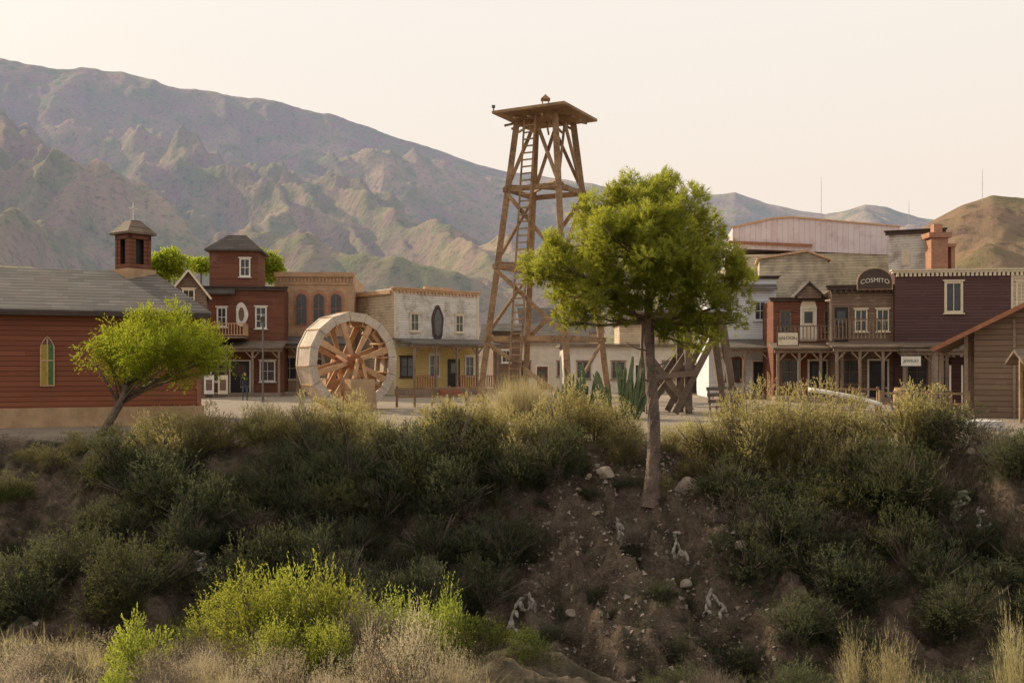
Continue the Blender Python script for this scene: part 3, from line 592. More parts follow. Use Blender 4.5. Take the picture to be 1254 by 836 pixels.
for nm,r0,r1 in(('drum_boards',RW-.03,RW-.08),('sole_boards',RW-.36,RW-.4)):
    mb=MB()
    for i in range(n):
        for k in range(3):
            ya=-HW+.06+k*.40; yb=ya+.385
            a0=2*math.pi*(i+.03)/n+off; a1=2*math.pi*(i+.97)/n+off
            if nm=='sole_boards' and k!=1: continue
            P4=[(r*math.cos(t),r*math.sin(t)+zc) for r,t in((r0,a0),(r0,a1),(r1,a1),(r1,a0))]
            mb.add([(x,ya,z) for x,z in P4]+[(x,yb,z) for x,z in P4],[(0,1,2,3),(7,6,5,4),(0,4,5,1),(2,6,7,3),(1,5,6,2),(0,3,7,4)])
    mb.build(nm,M['wheelp'],ww)
MB().tube([(0,-HW-.16,zc),(0,-HW+.1,zc),(0,HW-.1,zc),(0,HW+.16,zc)],[.36]*4,16).build('hub',M['rust'],ww)
MB().tube([(0,-HW-.75,zc),(0,HW+.75,zc)],.12,12).build('axle',M['rust'],ww)
for s in(-1,1):
    mb=MB()
    for k in range(3):
        a_=.72-.04*k; mb.box(-a_,a_,s*(HW+.62)-.34+.01*k,s*(HW+.62)+.34-.01*k,-.1+.52*k,.415+.52*k)
    mb.build('pier',M['ochre'],ww)
    for x in(-.3,.3): MB().bar((x,s*(HW+.62),1.46),(x*.3,s*(HW+.62),zc+.1),.16).build('bearing_block',M['wheel'],ww)
# ------------------------------------------------------------ tower
D=60; tw=thing('timber_tower','tall brown timber lookout tower with cross braces, ladder and square platform','tower',(PX(668,D),D,0))
cor=[(-3.94,-1.18),(1.18,-3.94),(3.94,1.18),(-1.18,3.94)]; ZT=17.05
def tp(i,z,e=0): s=1-.575*z/ZT; return Vector((cor[i%4][0]*s,cor[i%4][1]*s,z))
for i in range(4): MB().bar(tp(i,-.1),tp(i,ZT),.36,.36).build('leg',M['tower'],tw)
lv=[3.7,8.0,12.6]
for k,z in enumerate(lv):
    for i in range(4):
        p,q=tp(i,z),tp(i+1,z); d=(q-p).normalized()*.3; MB().bar(p-d,q+d,.16,.30).build('beam',M['tower'],tw)
tiers=[(.2,3.5),(3.9,7.8),(8.2,12.4)]
for k,(a0,a1) in enumerate(tiers):
    for i in range(4):
        if k==0 and i>1: continue
        n1=Vector(((cor[i][0]+cor[(i+1)%4][0]),(cor[i][1]+cor[(i+1)%4][1]),0)).normalized()*.14
        if i!=1: MB().bar(tp(i+1,a0)+n1,tp(i,a1)+n1,.12,.22).build('brace',M['tower'],tw)
        if i==1: MB().bar(tp(i,a0)*1.0,tp(i+1,a1),.12,.22).build('brace',M['tower'],tw)
for i in (0,1,2):
    mid=(tp(i,16.6)+tp(i+1,16.6))/2; MB().bar(tp(i,12.8),mid,.11,.2).bar(tp(i+1,12.8),mid,.11,.2).build('brace',M['tower'],tw)
for z in(8.0,12.6):
    MB().bar(tp(0,z+.2),tp(2,z+.2),.16).bar(tp(1,z+.36),tp(3,z+.36),.16).build('beam',M['tower'],tw)
K=3.35/4.11; c5=[(x*K,y*K) for x,y in cor]; mb=MB()
mb.add([(x,y,ZT) for x,y in c5]+[(x,y,ZT+.16) for x,y in c5],[(3,2,1,0),(4,5,6,7),(0,1,5,4),(1,2,6,5),(2,3,7,6),(3,0,4,7)])
mb.add([(x*.97,y*.97,ZT+.165) for x,y in c5]+[(x*.12,y*.12,ZT+.55) for x,y in c5],[(4,5,6,7),(0,1,5,4),(1,2,6,5),(2,3,7,6),(3,0,4,7)])
mb.build('platform',M['tower'],tw)
mb=MB()
for i in range(4):
    for j in(.3,.5,.7):
        p=Vector((*c5[i],0)).lerp(Vector((*c5[(i+1)%4],0)),j); p.z=ZT-.08; q=p*.35; q.z=ZT-.08; mb.bar(p*.98+Vector((0,0,.0016)),q,.1,.12)
mb.build('joists',M['tower'],tw)
mb=MB().box(-.22,.22,-.22,.22,ZT+.53,ZT+.62)
for sx in(-1,1):
    for sy in(-1,1): mb.bar((sx*.18,sy*.18,ZT+.62),(sx*.18,sy*.18,ZT+1.05),.06)
mb.box(-.28,.28,-.28,.28,ZT+1.05,ZT+1.11).add([(-.26,-.26,ZT+1.113),(.26,-.26,ZT+1.113),(.26,.26,ZT+1.113),(-.26,.26,ZT+1.113),(0,0,ZT+1.42)],[(0,1,4),(1,2,4),(2,3,4),(3,0,4)])
mb.build('lantern',M['tower'],tw)
MB().tube([(c5[0][0]*.97,c5[0][1]*.97,ZT+.15),(c5[0][0]*.97,c5[0][1]*.97,ZT+.4)],[.04,.04],6).box(c5[0][0]*.97-.1,c5[0][0]*.97+.1,c5[0][1]*.97-.08,c5[0][1]*.97+.08,ZT+.35,ZT+.5).build('floodlight',M['iron'],tw)
def lp(z,e): 
    mz=tp(0,z).lerp(tp(1,z),.42); d=(tp(1,z)-tp(0,z)).normalized(); nn=Vector((mz.x,mz.y,0)).normalized()*.3; return mz+d*e+nn
mb=MB()
for e in(-.36,.36): mb.bar(lp(.3,e),lp(ZT-.1,e),.12,.12)
for i in range(40): z=.7+i*.41; mb.bar(lp(z,-.36),lp(z,.36),.08,.08)
mb.build('ladder',M['tower'],tw)
# trestle stand
D=43; t=thing('timber_trestle','dark timber trestle stand with slanted crossed legs behind the pine trunk','trestle',(PX(840,D),D,0))
zt=PZ(392,D)
for y in(0,2.2):
    for x0,x1 in((-1.6,-1.5),(.1,.1),(2.15,1.55)): MB().bar((x0,y,-.1),(x1,y,zt),.3).build('leg',M['dpost'],t)
    MB().bar((-2.2,y,zt+.1),(1.9,y,zt+.1),.24,.32).build('beam',M['dpost'],t)
    MB().bar((1.5,y-.2,zt-.1),(-.5,y-.2,.05),.2,.26).build('brace',M['dpost'],t)
    MB().bar((-1.55,y-.2,zt*.6),(.2,y-.2,.15),.18,.24).bar((-1.6,y+.22,.2),(.1,y+.22,zt*.66),.18,.24).build('brace',M['dpost'],t)
    MB().bar((-1.7,y-.33,1.55),(.3,y-.33,1.75),.16,.22).build('brace',M['dpost'],t)
MB().box(-2.2,1.9,-.4,2.6,zt+.265,zt+.34).build('deck',M['dpost'],t)
def fence(name,label,cat,px0,px1,D0,D1,n,h,mat,rails=(.55,1)):
    t=thing(name,label,cat,(PX(px0,D0),D0,0)); q=Vector((PX(px1,D1)-PX(px0,D0),D1-D0,0))
    for i in range(n): p=q*(i/(n-1)); g0=gzs(PX(px0,D0)+p.x,D0+p.y); MB().bar(p+Vector((0,0,g0-.1)),p+Vector((0,0,h+.12)),.11).build('post',mat,t)
    for r in rails:
        for i in range(n-1): MB().bar(q*(i/(n-1))+Vector((0,0,h*r)),q*((i+1)/(n-1))+Vector((0,0,h*r)),.07,.09).build('rail',mat,t)
fence('rail_fence','low two rail wooden fence in front of the white hotel','fence',486,592,50,52,6,.95,M['tower'])
fence('rail_fence','brown rail fence on the gravel left of the open barn','fence',1078,1186,41,40,6,.95,M['tower'])
fence('hitching_rail','dark hitching rail in front of the arched sign building','fence',985,1075,47,46,4,1.0,M['tower'],(1,))
t=thing('curved_handrail','pale curved rail on short posts above the right bank shrubs','handrail',(PX(990,36),36,0))
pts=[]
for i in range(12): u=i/11; pts.append((u*2.3,-.9*math.sin(u*1.6),PZ(477,36)-.5*u*u-.08*math.sin(u*3)))
MB().tube(pts,.08,8).build('rail',M['white'],t,smooth=True)
for i in(1,4,7,10): MB().bar((pts[i][0],pts[i][1],-.1),(pts[i][0],pts[i][1],pts[i][2]),.07).build('post',M['post'],t)
t=thing('wooden_bench','dark slatted wooden bench right of the timber trestle','bench',(PX(893,40),40,0),R(20))
MB().box(-.8,.8,-.25,-.1,.42,.47).box(-.8,.8,-.07,.08,.42,.47).box(-.8,.8,.1,.25,.42,.47).build('seat',M['dpost'],t)
MB().bar((-.8,.3,.65),(.8,.3,.65),.03,.14).bar((-.8,.36,.9),(.8,.36,.9),.03,.14).bar((-.8,.42,1.15),(.8,.42,1.15),.03,.14).build('backrest',M['dpost'],t)
for x in(-.7,.7): MB().bar((x,-.2,-.05),(x,-.2,.42),.07).bar((x,.25,-.05),(x,.46,1.2),.07).build('leg',M['dpost'],t)
t=thing('street_lamp','slim dark lamp post standing beside the saloon porch','street lamp',(PX(322,58),58,0))
MB().tube([(0,0,0),(0,0,.5),(0,0,4.6)],[.1,.06,.05],8).build('pole',M['iron'],t); MB().box(-.1,.1,-.1,.1,4.66,4.95).build('lantern',M['dtrim'],t); MB().tube([(0,0,4.955),(0,0,5.15)],[.15,.02],8).box(-.1,.1,-.1,.1,4.58,4.655).build('cap',M['iron'],t)
for k,(px,lab) in enumerate(((256,'white poster board leaning at the left end of the saloon'),(273,'cream poster board by the saloon door, right of the white one'))):
    t=thing('poster_board',lab,'poster board',(PX(px,66),66,0),R(8)); MB().box(-.32,.32,-.02,.02,.25,1.5).build('board',M['white' if k==0 else 'cream'],t)
    for x in(-.3,.3): MB().bar((x,.03,0),(x,.03,1.55),.05).build('leg',M['post'],t)
    MB().box(-.2,.2,-.03,-.021,.5,1.2).build('picture',M['brown2'],t)
for px,y0,y1,D,lab in((1001,262,220,2400,'thin lattice antenna mast on the far ridge above the warehouse'),(1176,243,218,640,'thin antenna mast on the brown hill above the chimney'),(1107,262,248,2400,'short faint mast on the far blue ridge'),(322,240,222,1200,'slim mast on the mountainside above the saloon'),(55,182,158,1500,'mast on the mountain slope at far left')):
    r=.00035*D*.5; zb=PZ(y0+14,D); z1=PZ(y1,D); x=PX(px,D); mb=MB()
    for a_ in range(3): mb.bar((r*2*math.cos(a_*2.1),r*2*math.sin(a_*2.1),zb),(r*.4*math.cos(a_*2.1),r*.4*math.sin(a_*2.1),z1),r*.7)
    for q in range(1,4): z=zb+(z1-zb)*q/4; mb.bar((-r*3,0,z),(r*3,0,z),r*.7)
    tag(mb.build('antenna_mast',M['concrete'],None,(x,D-30,0)),lab,'antenna')
# ------------------------------------------------------------ person
def person(loc,rz,label):
    J=[(0,0,.95),(0,0,1.12),(0,.01,1.32),(0,0,1.45),(0,-.01,1.53),(0,-.02,1.62),(0,-.02,1.72),
       (.17,0,1.40),(.23,.02,1.14),(.22,-.08,.90),(.22,-.10,.81),(-.17,0,1.40),(-.24,.0,1.14),(-.23,-.03,.89),(-.23,-.04,.80),
       (.09,0,.88),(.11,-.12,.50),(.11,-.05,.09),(.12,-.19,.04),(-.09,0,.88),(-.11,.06,.50),(-.11,.2,.10),(-.12,.08,.04)]
    E=[(0,1),(1,2),(2,3),(3,4),(4,5),(5,6),(2,7),(7,8),(8,9),(9,10),(2,11),(11,12),(12,13),(13,14),(0,15),(15,16),(16,17),(17,18),(0,19),(19,20),(20,21),(21,22)]
    Rr=[.15,.14,.17,.09,.055,.095,.075,.065,.05,.035,.035,.065,.05,.035,.035,.1,.065,.045,.04,.1,.065,.045,.04]
    me=bpy.data.meshes.new('p'); me.from_pydata(J,E,[]); o=bpy.data.objects.new('p',me); COL.objects.link(o)
    md=o.modifiers.new('s','SKIN')
    for i,sv in enumerate(me.skin_vertices[0].data): sv.radius=(Rr[i],Rr[i]*.85); sv.use_root=(i==0)
    o.modifiers.new('u','SUBSURF').levels=2; o.modifiers['u'].render_levels=2
    dg=bpy.context.evaluated_depsgraph_get(); dg.update(); m2=bpy.data.meshes.new_from_object(o.evaluated_get(dg)); bpy.data.objects.remove(o)
    m2.materials.clear()
    for k in('skin','cloth','jeans','hair'): m2.materials.append(M[k])
    for p in m2.polygons:
        c=p.center; p.use_smooth=True
        p.material_index=0 if c.z>1.5 else (3 if c.z<.1 else (2 if c.z<.93 and abs(c.x)<.19 else (0 if (abs(c.x)>.19 and c.z<.86) else 1)))
        if c.z>1.66 or (c.z>1.56 and c.y>.01): p.material_index=3
    t=thing('person',label,'person',loc,rz); ob('body',m2,t)
try: person((PX(300,60),60,0),R(20),'person in dark jacket and dark trousers walking in front of the saloon')
except Exception as ex: print('PERSON',ex)
# ------------------------------------------------------------ foliage
def ell(n): return unit(RS.normal(size=(n,3)))
def crown(lobes,dens,tl,per,Ln,W,mat,spread=.5,up=.4,name='crown',diamond=False,clump=0):
    Ps=[];Ds_=[];va=[]
    for (c,r,sq) in lobes:
        nt=max(8,int(dens*r*r)); u=ell(nt)
        if clump:   # gather the tufts into separate little bunches so small gaps open between them
            k=max(5,int(clump*r*r)); cu=ell(k)*RS.uniform(.45,1.08,(k,1)); idx=RS.randint(0,k,nt); off=cu[idx]+RS.normal(size=(nt,3))*(.085/max(r,.2)); P0=np.array(c)+off*r*np.array([1,1,sq]); u=unit(off); rad=r*np.linalg.norm(off,axis=1); d0=unit(unit(off-cu[idx])*.8+u*.5+np.array([0,0,up])); tv=(RS.normal(size=k)*.15)[idx]
        else:
            rad=r*(RS.uniform(.3,1,nt)**.5)*RS.uniform(.84,1.12,nt); P0=np.array(c)+u*rad[:,None]*np.array([1,1,sq]); d0=unit(u+np.array([0,0,up])); tv=RS.normal(size=nt)*.12
        for j in range(per):
            f=RS.uniform(0,1,nt)[:,None]; d=unit(d0+RS.normal(size=(nt,3))*spread)
            Ps.append(P0+d0*tl*f+RS.normal(size=(nt,3))*tl*.12); Ds_.append(d); va.append(np.clip(.40*(rad/r)+.30*u[:,2]+tv+RS.normal(size=nt)*.1,0,1))  # leaf colour lightens outward and upward, painting a sunlit top over a shaded inside
    P_=np.concatenate(Ps);D_=np.concatenate(Ds_);v=np.concatenate(va); n=len(P_)
    V=leafV(P_,D_,Ln*RS.uniform(.6,1.3,n),W,diamond)
    return fastmesh(name,V,4 if diamond else 3,mat,v)
# pine
D=24.6; bz=gzs(PX(795,D),D)-.05; PB=Vector((PX(795,D),D,bz))
pine=thing('pine_tree','umbrella pine with dense sunlit crown and bare trunk on the eroded bank','tree',PB)
LB=[(792,250,46,0),(748,268,38,.4),(838,262,38,-.3),(802,226,24,.2),(763,238,20,.1),(827,234,18,.1),(706,300,36,.2),(686,332,30,-.2),(661,322,18,.1),(760,312,46,-.9),(820,310,48,-.8),(868,296,32,.4),(886,336,30,0),(908,345,18,.2),(742,358,34,-.5),(800,355,36,-.6),(714,384,22,.2),(848,378,32,-.2),(868,408,24,.3),(700,352,26,.6),(780,300,50,1.0),(730,330,40,1.1),(840,330,42,1.1),(892,374,22,-.1),(652,335,11,0),(820,404,20,-.1),(735,290,26,-.8),(790,330,34,-1.2),(850,350,30,-.9),(880,318,20,-.5),(718,252,14,.1),(875,274,16,.1),(752,392,12,-.3),(905,395,10,.1),(690,395,12,.2),(845,425,12,.1),(770,368,26,.3),(790,275,36,-.9)]
lob=[]
for (a,b_,r,dy) in LB:
    c=Vector((PX(a,D),D+dy*1.3,PZ(b_,D)))-PB; lob.append((tuple(c),r/F*D*.93,.85))
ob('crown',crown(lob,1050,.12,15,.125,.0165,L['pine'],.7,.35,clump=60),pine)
tr=MB(); zt=PZ(315,D)-bz
tp_=[(.07*math.sin(t*7)+.10*math.sin(t*3.1)-.05*t,0.07*math.sin(t*6),zt*t) for t in np.linspace(0,1,33)]
rr_=list(np.interp(np.linspace(0,1,33),[0,.05,.12,.3,.6,.8,1],[.25,.19,.165,.15,.135,.11,.04]))
tr.tube(tp_,rr_,16,.10); tr.build('trunk',M['bark'],pine)
for i,(c,r,_) in enumerate(lob):
    c=Vector(c); hz=c.z/zt; st=Vector(tp_[32 if hz>1 else (28 if hz>.88 else 24)]); mid=st.lerp(c,.5)+Vector((random.uniform(-.15,.15),random.uniform(-.15,.15),-.1))
    mb=MB().tube([st,st.lerp(mid,.5)+Vector((0,0,-.02)),mid,mid.lerp(c,.6)+Vector((0,0,.05)),c+Vector((0,0,r*.4))],[.05,.04,.03,.02,.01],6)
    for k in range(7):
        e=c+Vector((random.uniform(-r,r),random.uniform(-r,r),random.uniform(-r*.5,r*.8)))*.85; mb.tube([mid.lerp(c,.3+.1*k),mid.lerp(c,.3+.1*k).lerp(e,.5)+Vector((0,0,-.03)),e],[.014,.01,.005],5)
    mb.build('limb',M['bark'],pine,smooth=True)
for k,(sx,z0,ln) in enumerate(((1,.45,.35),(-1,.52,.3),(1,.58,.5),(-1,.63,.6))):
    p=Vector(tp_[int(z0*32)]); MB().tube([p,p+Vector((sx*ln*.5,-.1,.05)),p+Vector((sx*ln,-.15,.22))],[.03,.018,.006],6).build('dead_branch',M['bark'],pine)
# left tree
D=30.; bx=PX(126,D); bz=gzs(bx,D)-.08; PB=Vector((bx,D,bz)); lt=thing('feathery_tree','small leaning tree with fine yellow green crown before the red church','tree',PB)
LB=[(162,425,36,0),(200,412,38,.3),(236,426,36,0),(134,428,28,-.2),(258,438,24,.2),(180,398,24,0),(222,398,24,.4),(150,452,22,.3),(200,446,28,-.3),(245,450,20,-.3),(120,420,16,.2),(180,425,36,1.1),(220,425,30,1.1),(172,464,14,0),(225,464,14,0),(203,385,14,.1),(270,440,12,0),(185,430,34,-.9),(222,430,30,-.9),(155,410,26,.5),(245,412,24,.5),(108,440,10,.1),(278,452,9,0),(140,404,12,.2)]
lob=[]
for (a,b_,r,dy) in LB: lob.append((tuple(Vector((PX(a,D),D+dy*1.2,PZ(b_,D)))-PB),r/F*D*.9,.78))
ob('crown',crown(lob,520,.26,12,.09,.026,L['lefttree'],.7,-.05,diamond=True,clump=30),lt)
p0=[Vector((0,0,0)),Vector((.12,0,.35)),Vector((.3,.05,.7)),Vector((.5,0,1.0)),Vector((.62,0,1.25)),Vector((.72,0,1.6))]
MB().tube(p0,[.19,.14,.13,.12,.11,.09],8,.06).build('trunk',M['bark'],lt,smooth=True)
for i,(c,r,_) in enumerate(lob):
    c=Vector(c); st=p0[3+i%3]; mid=st.lerp(c,.5)+Vector((0,0,.1)); MB().tube([st,mid,c+Vector((0,0,r*.3))],[.05,.03,.01],5).build('limb',M['bark'],lt,smooth=True)
for (px,py,r,D,lab) in ((207,328,24,82,'round green tree rising behind the church belfry'),(322,322,22,90,'green tree behind the saloon, right of its roof'),(246,325,12,95,'small green tree top left of the saloon roof'),(705,400,30,110,'green tree behind the low plaster house')):
    t=thing('leafy_tree',lab,'tree',(PX(px,D),D,0)); rr=r/F*D; cz=PZ(py,D)
    lb=[((RS.uniform(-.6,.6)*rr,RS.uniform(-.6,.6)*rr,cz+RS.uniform(-.6,.5)*rr),rr*RS.uniform(.45,.65),.9) for _ in range(9)]
    ob('crown',crown(lb,150,.3,10,.24,.1,L['lefttree'],.6,.1,diamond=True),t)
    MB().tube([(0,0,0),(.1,0,cz*.5),(0,0,cz)],[.25,.18,.08],7).build('trunk',M['bark'],t)
# shrubs: a woody dome of many rounded leaf clumps
def shrubmesh(Rr,Hh,nlob,tufts,nl,sl,Ln,W,mat,upw=.7,diamond=False,name='foliage',spread=.5,lr=.36):
    u=ell(nlob); u[:,2]=np.abs(u[:,2]); rad=RS.uniform(.35,.9,nlob)
    C=u*rad[:,None]*np.array([Rr,Rr,Hh*.95]); C[:,2]+=.10*Hh; lrr=lr*Rr*RS.uniform(.5,1.3,nlob); lv_=RS.normal(size=nlob)*.16
    Ps=[];Dd=[];va=[]
    for i in range(nlob):
        nt=int(tufts/nlob*(lrr[i]/(lr*Rr))**1.6)+6; w=ell(nt); w[:,2]=w[:,2]*.8+.15; w=unit(w)
        base=C[i]+w*(lrr[i]*RS.uniform(.5,1.05,nt))[:,None]*np.array([1,1,.95]); base[:,2]=np.maximum(base[:,2],RS.uniform(0,.1,nt))
        d0=unit(w*.9+u[i]*.35+np.array([0,0,upw])+RS.normal(size=(nt,3))*.35)
        hfac=np.clip(base[:,2]/Hh,0,1); sl_=sl*RS.uniform(.5,1.5,nt)
        for j in range(nl):
            f=(j+RS.uniform(0,1,nt))/nl; d=unit(d0+RS.normal(size=(nt,3))*spread)
            Ps.append(base+d0*(sl_*f)[:,None]); Dd.append(d); va.append(-.12+lv_[i]+.48*hfac+.45*f*np.clip(w[:,2]+.3,0,1)+RS.normal(size=nt)*.09)  # sunlit tops put into the leaf colour: lighter with height and towards sprig tips
    P_=np.concatenate(Ps);D_=np.concatenate(Dd);v=np.concatenate(va);n=len(P_)
    return fastmesh(name,leafV(P_,D_,Ln*RS.uniform(.6,1.3,n),W,diamond),4 if diamond else 3,mat,v)
def stemmesh(Rr,Hh,n=14,r=.014):
    mb=MB()
    for i in range(n):
        a_=random.uniform(0,6.28); e=random.uniform(.3,1.05); q=Vector((math.cos(a_)*Rr*e,math.sin(a_)*Rr*e,Hh*random.uniform(.45,.95)*(1.15-e*.5)))
        mb.tube([(0,0,-.15),q*.5+Vector((random.uniform(-.06,.06),0,.06)),q],[r,r*.7,r*.3],4)
        for k in range(2): mb.tube([q*.6+Vector((0,0,.04)),q*.9+Vector((random.uniform(-.2,.2),random.uniform(-.2,.2),random.uniform(0,.2)))],[r*.5,r*.2],4)
    o=mb.build('stem',M['twig']); me=o.data; bpy.data.objects.remove(o); return me
PR={}
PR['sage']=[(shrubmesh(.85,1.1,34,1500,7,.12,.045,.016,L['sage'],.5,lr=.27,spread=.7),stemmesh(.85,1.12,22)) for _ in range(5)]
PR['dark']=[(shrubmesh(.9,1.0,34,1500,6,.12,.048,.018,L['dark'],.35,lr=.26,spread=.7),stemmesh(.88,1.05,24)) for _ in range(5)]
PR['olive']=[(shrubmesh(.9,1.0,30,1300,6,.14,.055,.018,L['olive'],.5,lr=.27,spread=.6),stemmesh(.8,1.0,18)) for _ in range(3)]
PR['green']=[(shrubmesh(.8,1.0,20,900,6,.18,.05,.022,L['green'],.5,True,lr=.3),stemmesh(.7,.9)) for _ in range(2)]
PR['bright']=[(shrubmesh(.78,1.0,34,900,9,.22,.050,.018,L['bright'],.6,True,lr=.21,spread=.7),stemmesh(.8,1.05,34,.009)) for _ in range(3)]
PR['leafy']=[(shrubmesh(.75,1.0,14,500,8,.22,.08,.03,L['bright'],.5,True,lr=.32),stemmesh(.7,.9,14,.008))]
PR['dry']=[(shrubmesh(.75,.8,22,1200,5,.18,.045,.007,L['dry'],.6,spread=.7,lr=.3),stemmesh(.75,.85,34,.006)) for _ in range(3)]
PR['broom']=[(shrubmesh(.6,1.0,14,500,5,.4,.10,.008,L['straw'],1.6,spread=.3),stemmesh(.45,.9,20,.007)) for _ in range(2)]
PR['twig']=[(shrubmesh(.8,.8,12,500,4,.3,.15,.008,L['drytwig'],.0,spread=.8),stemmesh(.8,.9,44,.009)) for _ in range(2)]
CNT={}
def shrub(kind,x,y,sx,sz,label,name='shrub',group=None,dz=-.08):
    CNT[kind]=CNT.get(kind,-1)+1; fo,st=PR[kind][CNT[kind]%len(PR[kind])]; t=thing(name,label,'shrub',(x,y,gzs(x,y)+dz),random.uniform(0,6.28),group); t.scale=(sx,sx*random.uniform(.8,1.2),sz); t.rotation_euler[0]=random.uniform(-.12,.2)
    ob('foliage',fo,t); ob('stem',st,t)
def ordw(i): return '%d%s'%(i,'th' if 10<=i%100<=20 else {1:'st',2:'nd',3:'rd'}.get(i%10,'th')) if i>12 else ['','first','second','third','fourth','fifth','sixth','seventh','eighth','ninth','tenth','eleventh','twelfth'][i]
def row(kind,desc,zone,items,group):
    items=sorted(items,key=lambda a:a[0]/a[1])
    for i,(x,y,sx,sz) in enumerate(items): shrub(kind,x,y,sx,sz,'%s %s, %s from left'%(desc,zone,ordw(i+1)),group=group)
def mk(p0,p1,st,D0,D1,s0,s1,hz=(1,1)):
    r=[];p=p0
    while p<p1:
        D=random.uniform(D0,D1); s=random.uniform(s0,s1)*random.choice((.8,1,1,1.12)); r.append((PX(p+random.uniform(-14,14),D),D,s,s*random.uniform(*hz))); p+=st*random.uniform(.6,1.4)
    return r
G='scrub shrubs on the bank'
row('sage','grey green shrub','on the rim below the saloon',mk(185,370,23,26.8,28.6,.85,1.15,(1.0,1.35)),G)
row('sage','grey green shrub','on the rim below the water wheel',mk(372,490,21,26.8,28.4,.9,1.2,(1.1,1.35)),G)
row('sage','sun tipped shrub','on the rim between wheel and tower',mk(492,600,20,26.8,28.4,.95,1.2,(1.1,1.4)),G)
row('sage','sun tipped shrub','on the rim below the tower',mk(600,765,21,26.6,28,.95,1.2,(1.1,1.4)),G)
row('sage','golden tipped shrub','on the rim just right of the pine',mk(862,925,20,26,27.2,.9,1.15,(1.1,1.3)),G)
row('sage','tall golden tipped shrub','on the rim right of the pine',mk(928,1005,16,25.8,27.2,1.1,1.35,(1.5,1.8)),G)
row('sage','golden tipped shrub','on the rim right of the tallest shrubs',mk(1008,1050,18,25.6,26.8,1.0,1.25,(1.3,1.5)),G)
row('sage','low rounded shrub','on the rim left of the gravel yard',mk(1055,1150,22,24.8,26.2,1.0,1.25,(1.1,1.35)),G)
row('sage','small pale shrub','on the rim beside the pine trunk',[(PX(820,26.8),26.8,.5,.7),(PX(848,26.2),26.2,.7,.9),(PX(765,26.4),26.4,.6,1.0),(PX(812,25.4),25.4,.45,.5)],G)
row('dark','dark shrub','just below the left rim',mk(150,670,25,25.2,26.8,.9,1.35,(1.0,1.4)),G)
row('olive','olive shrub','on the upper left bank',mk(190,640,75,24.8,26,.8,1.1,(.9,1.2)),G)
row('dark','dark shrub','halfway down the left bank',mk(100,640,28,23.4,25.3,.8,1.3,(.95,1.35)),G)
row('dark','dark shrub','low on the left bank',mk(-30,620,32,21.2,23.4,.8,1.25,(.95,1.3)),G)
row('olive','olive shrub','on the lower left bank',mk(-10,600,60,19.2,22,.7,1.0,(.8,1.1)),G)
row('sage','round grey shrub','on the left slope below the church',mk(-20,190,30,26.4,30.5,.5,.85,(.6,.9)),G)
row('green','green weed clump','on the far left slope',mk(-30,160,36,23.6,27,.5,.9,(.4,.7)),G)
row('dark','dark shrub','just below the right rim',mk(905,1200,23,23.8,25.4,1.0,1.35,(1.0,1.35)),G)
row('olive','olive shrub','on the upper right bank',mk(930,1180,70,23.6,24.8,.8,1.1,(.9,1.2)),G)
row('dark','dark shrub','halfway down the right bank',mk(930,1290,28,21.2,23.4,.85,1.2,(1.0,1.25)),G)
row('dark','dark shrub','at the foot of the right bank',mk(900,1290,36,18.5,21,.75,1.1,(.8,1.1)),G)
row('dark','dark shrub','in the gully bottom at right',mk(800,1300,42,15.5,18,.8,1.1,(.9,1.2)),G)
row('dark','dark shrub','in the gully bottom at left',mk(-40,700,50,15.5,18.5,.7,1.0,(.8,1.1)),G)
row('dark','dark shrub','on the near slope at lower right',mk(800,1290,50,11.8,14,.5,.75,(.8,1.1)),G)
row('twig','bare twiggy shrub','under the right rim shrubs',mk(905,1230,30,23.2,24.6,.9,1.2,(.8,1.1)),G)
row('twig','bare twiggy shrub','on the left bank',mk(190,640,60,22.4,25,.7,1.0,(.8,1.0)),G)
row('dark','small dark weed clump','on the bare earth below the pine',mk(650,930,24,20.0,25.5,.3,.6,(.6,1.0)),G)
row('olive','low shrub','at the foot of the earth slope',mk(640,900,40,17.5,19.5,.5,.75,(.6,.9)),G)
row('twig','dead twiggy tuft','on the earth slope',mk(640,930,30,20.5,25,.35,.6,(.7,1.0)),G)
B='sunlit bushes in the foreground'
row('bright','bright yellow green bush','in the left foreground',[(PX(272,12.6),12.6,.65,.8),(PX(318,12.2),12.2,.75,1.05),(PX(362,12.5),12.5,.75,1.3),(PX(408,12.1),12.1,.7,1.25),(PX(448,12.5),12.5,.65,1.0),(PX(500,12.3),12.3,.65,1.0),(PX(548,12.6),12.6,.55,1.05),(PX(335,11.2),11.2,.6,.75),(PX(400,11.2),11.2,.55,.7)],B)
row('leafy','small vivid leafy bush','at lower left',[(PX(172,11),11,.42,.62),(PX(150,10.4),10.4,.3,.4)],B)
row('green','low leafy bush','in the central foreground',[(PX(590,12.2),12.2,.55,.5),(PX(645,11.6),11.6,.45,.42),(PX(225,12.4),12.4,.5,.5)],B)
row('dry','dry beige bush','along the bottom left',[(PX(20,9.5),9.5,.55,.6),(PX(70,9.0),9,.5,.55),(PX(215,9.8),9.8,.5,.65),(PX(120,8.8),8.8,.45,.45),(PX(345,9.8),9.8,.5,.75),(PX(290,9.4),9.4,.5,.6),(PX(400,9.4),9.4,.45,.65),(PX(250,10.4),10.4,.45,.65),(PX(-10,10.5),10.5,.6,.7),(PX(620,9.4),9.4,.4,.35),(PX(50,11.2),11.2,.6,.55),(PX(110,11.6),11.6,.55,.5),(PX(380,8.9),8.9,.4,.45),(PX(180,8.8),8.8,.4,.45),(PX(440,8.9),8.9,.4,.5)],B)
row('twig','grey twiggy bush','among the bright foreground bushes',[(PX(240,11.4),11.4,.45,.6),(PX(455,11.4),11.4,.5,.8),(PX(30,10.4),10.4,.5,.6),(PX(200,9.2),9.2,.4,.55),(PX(300,10.6),10.6,.4,.6)],B)
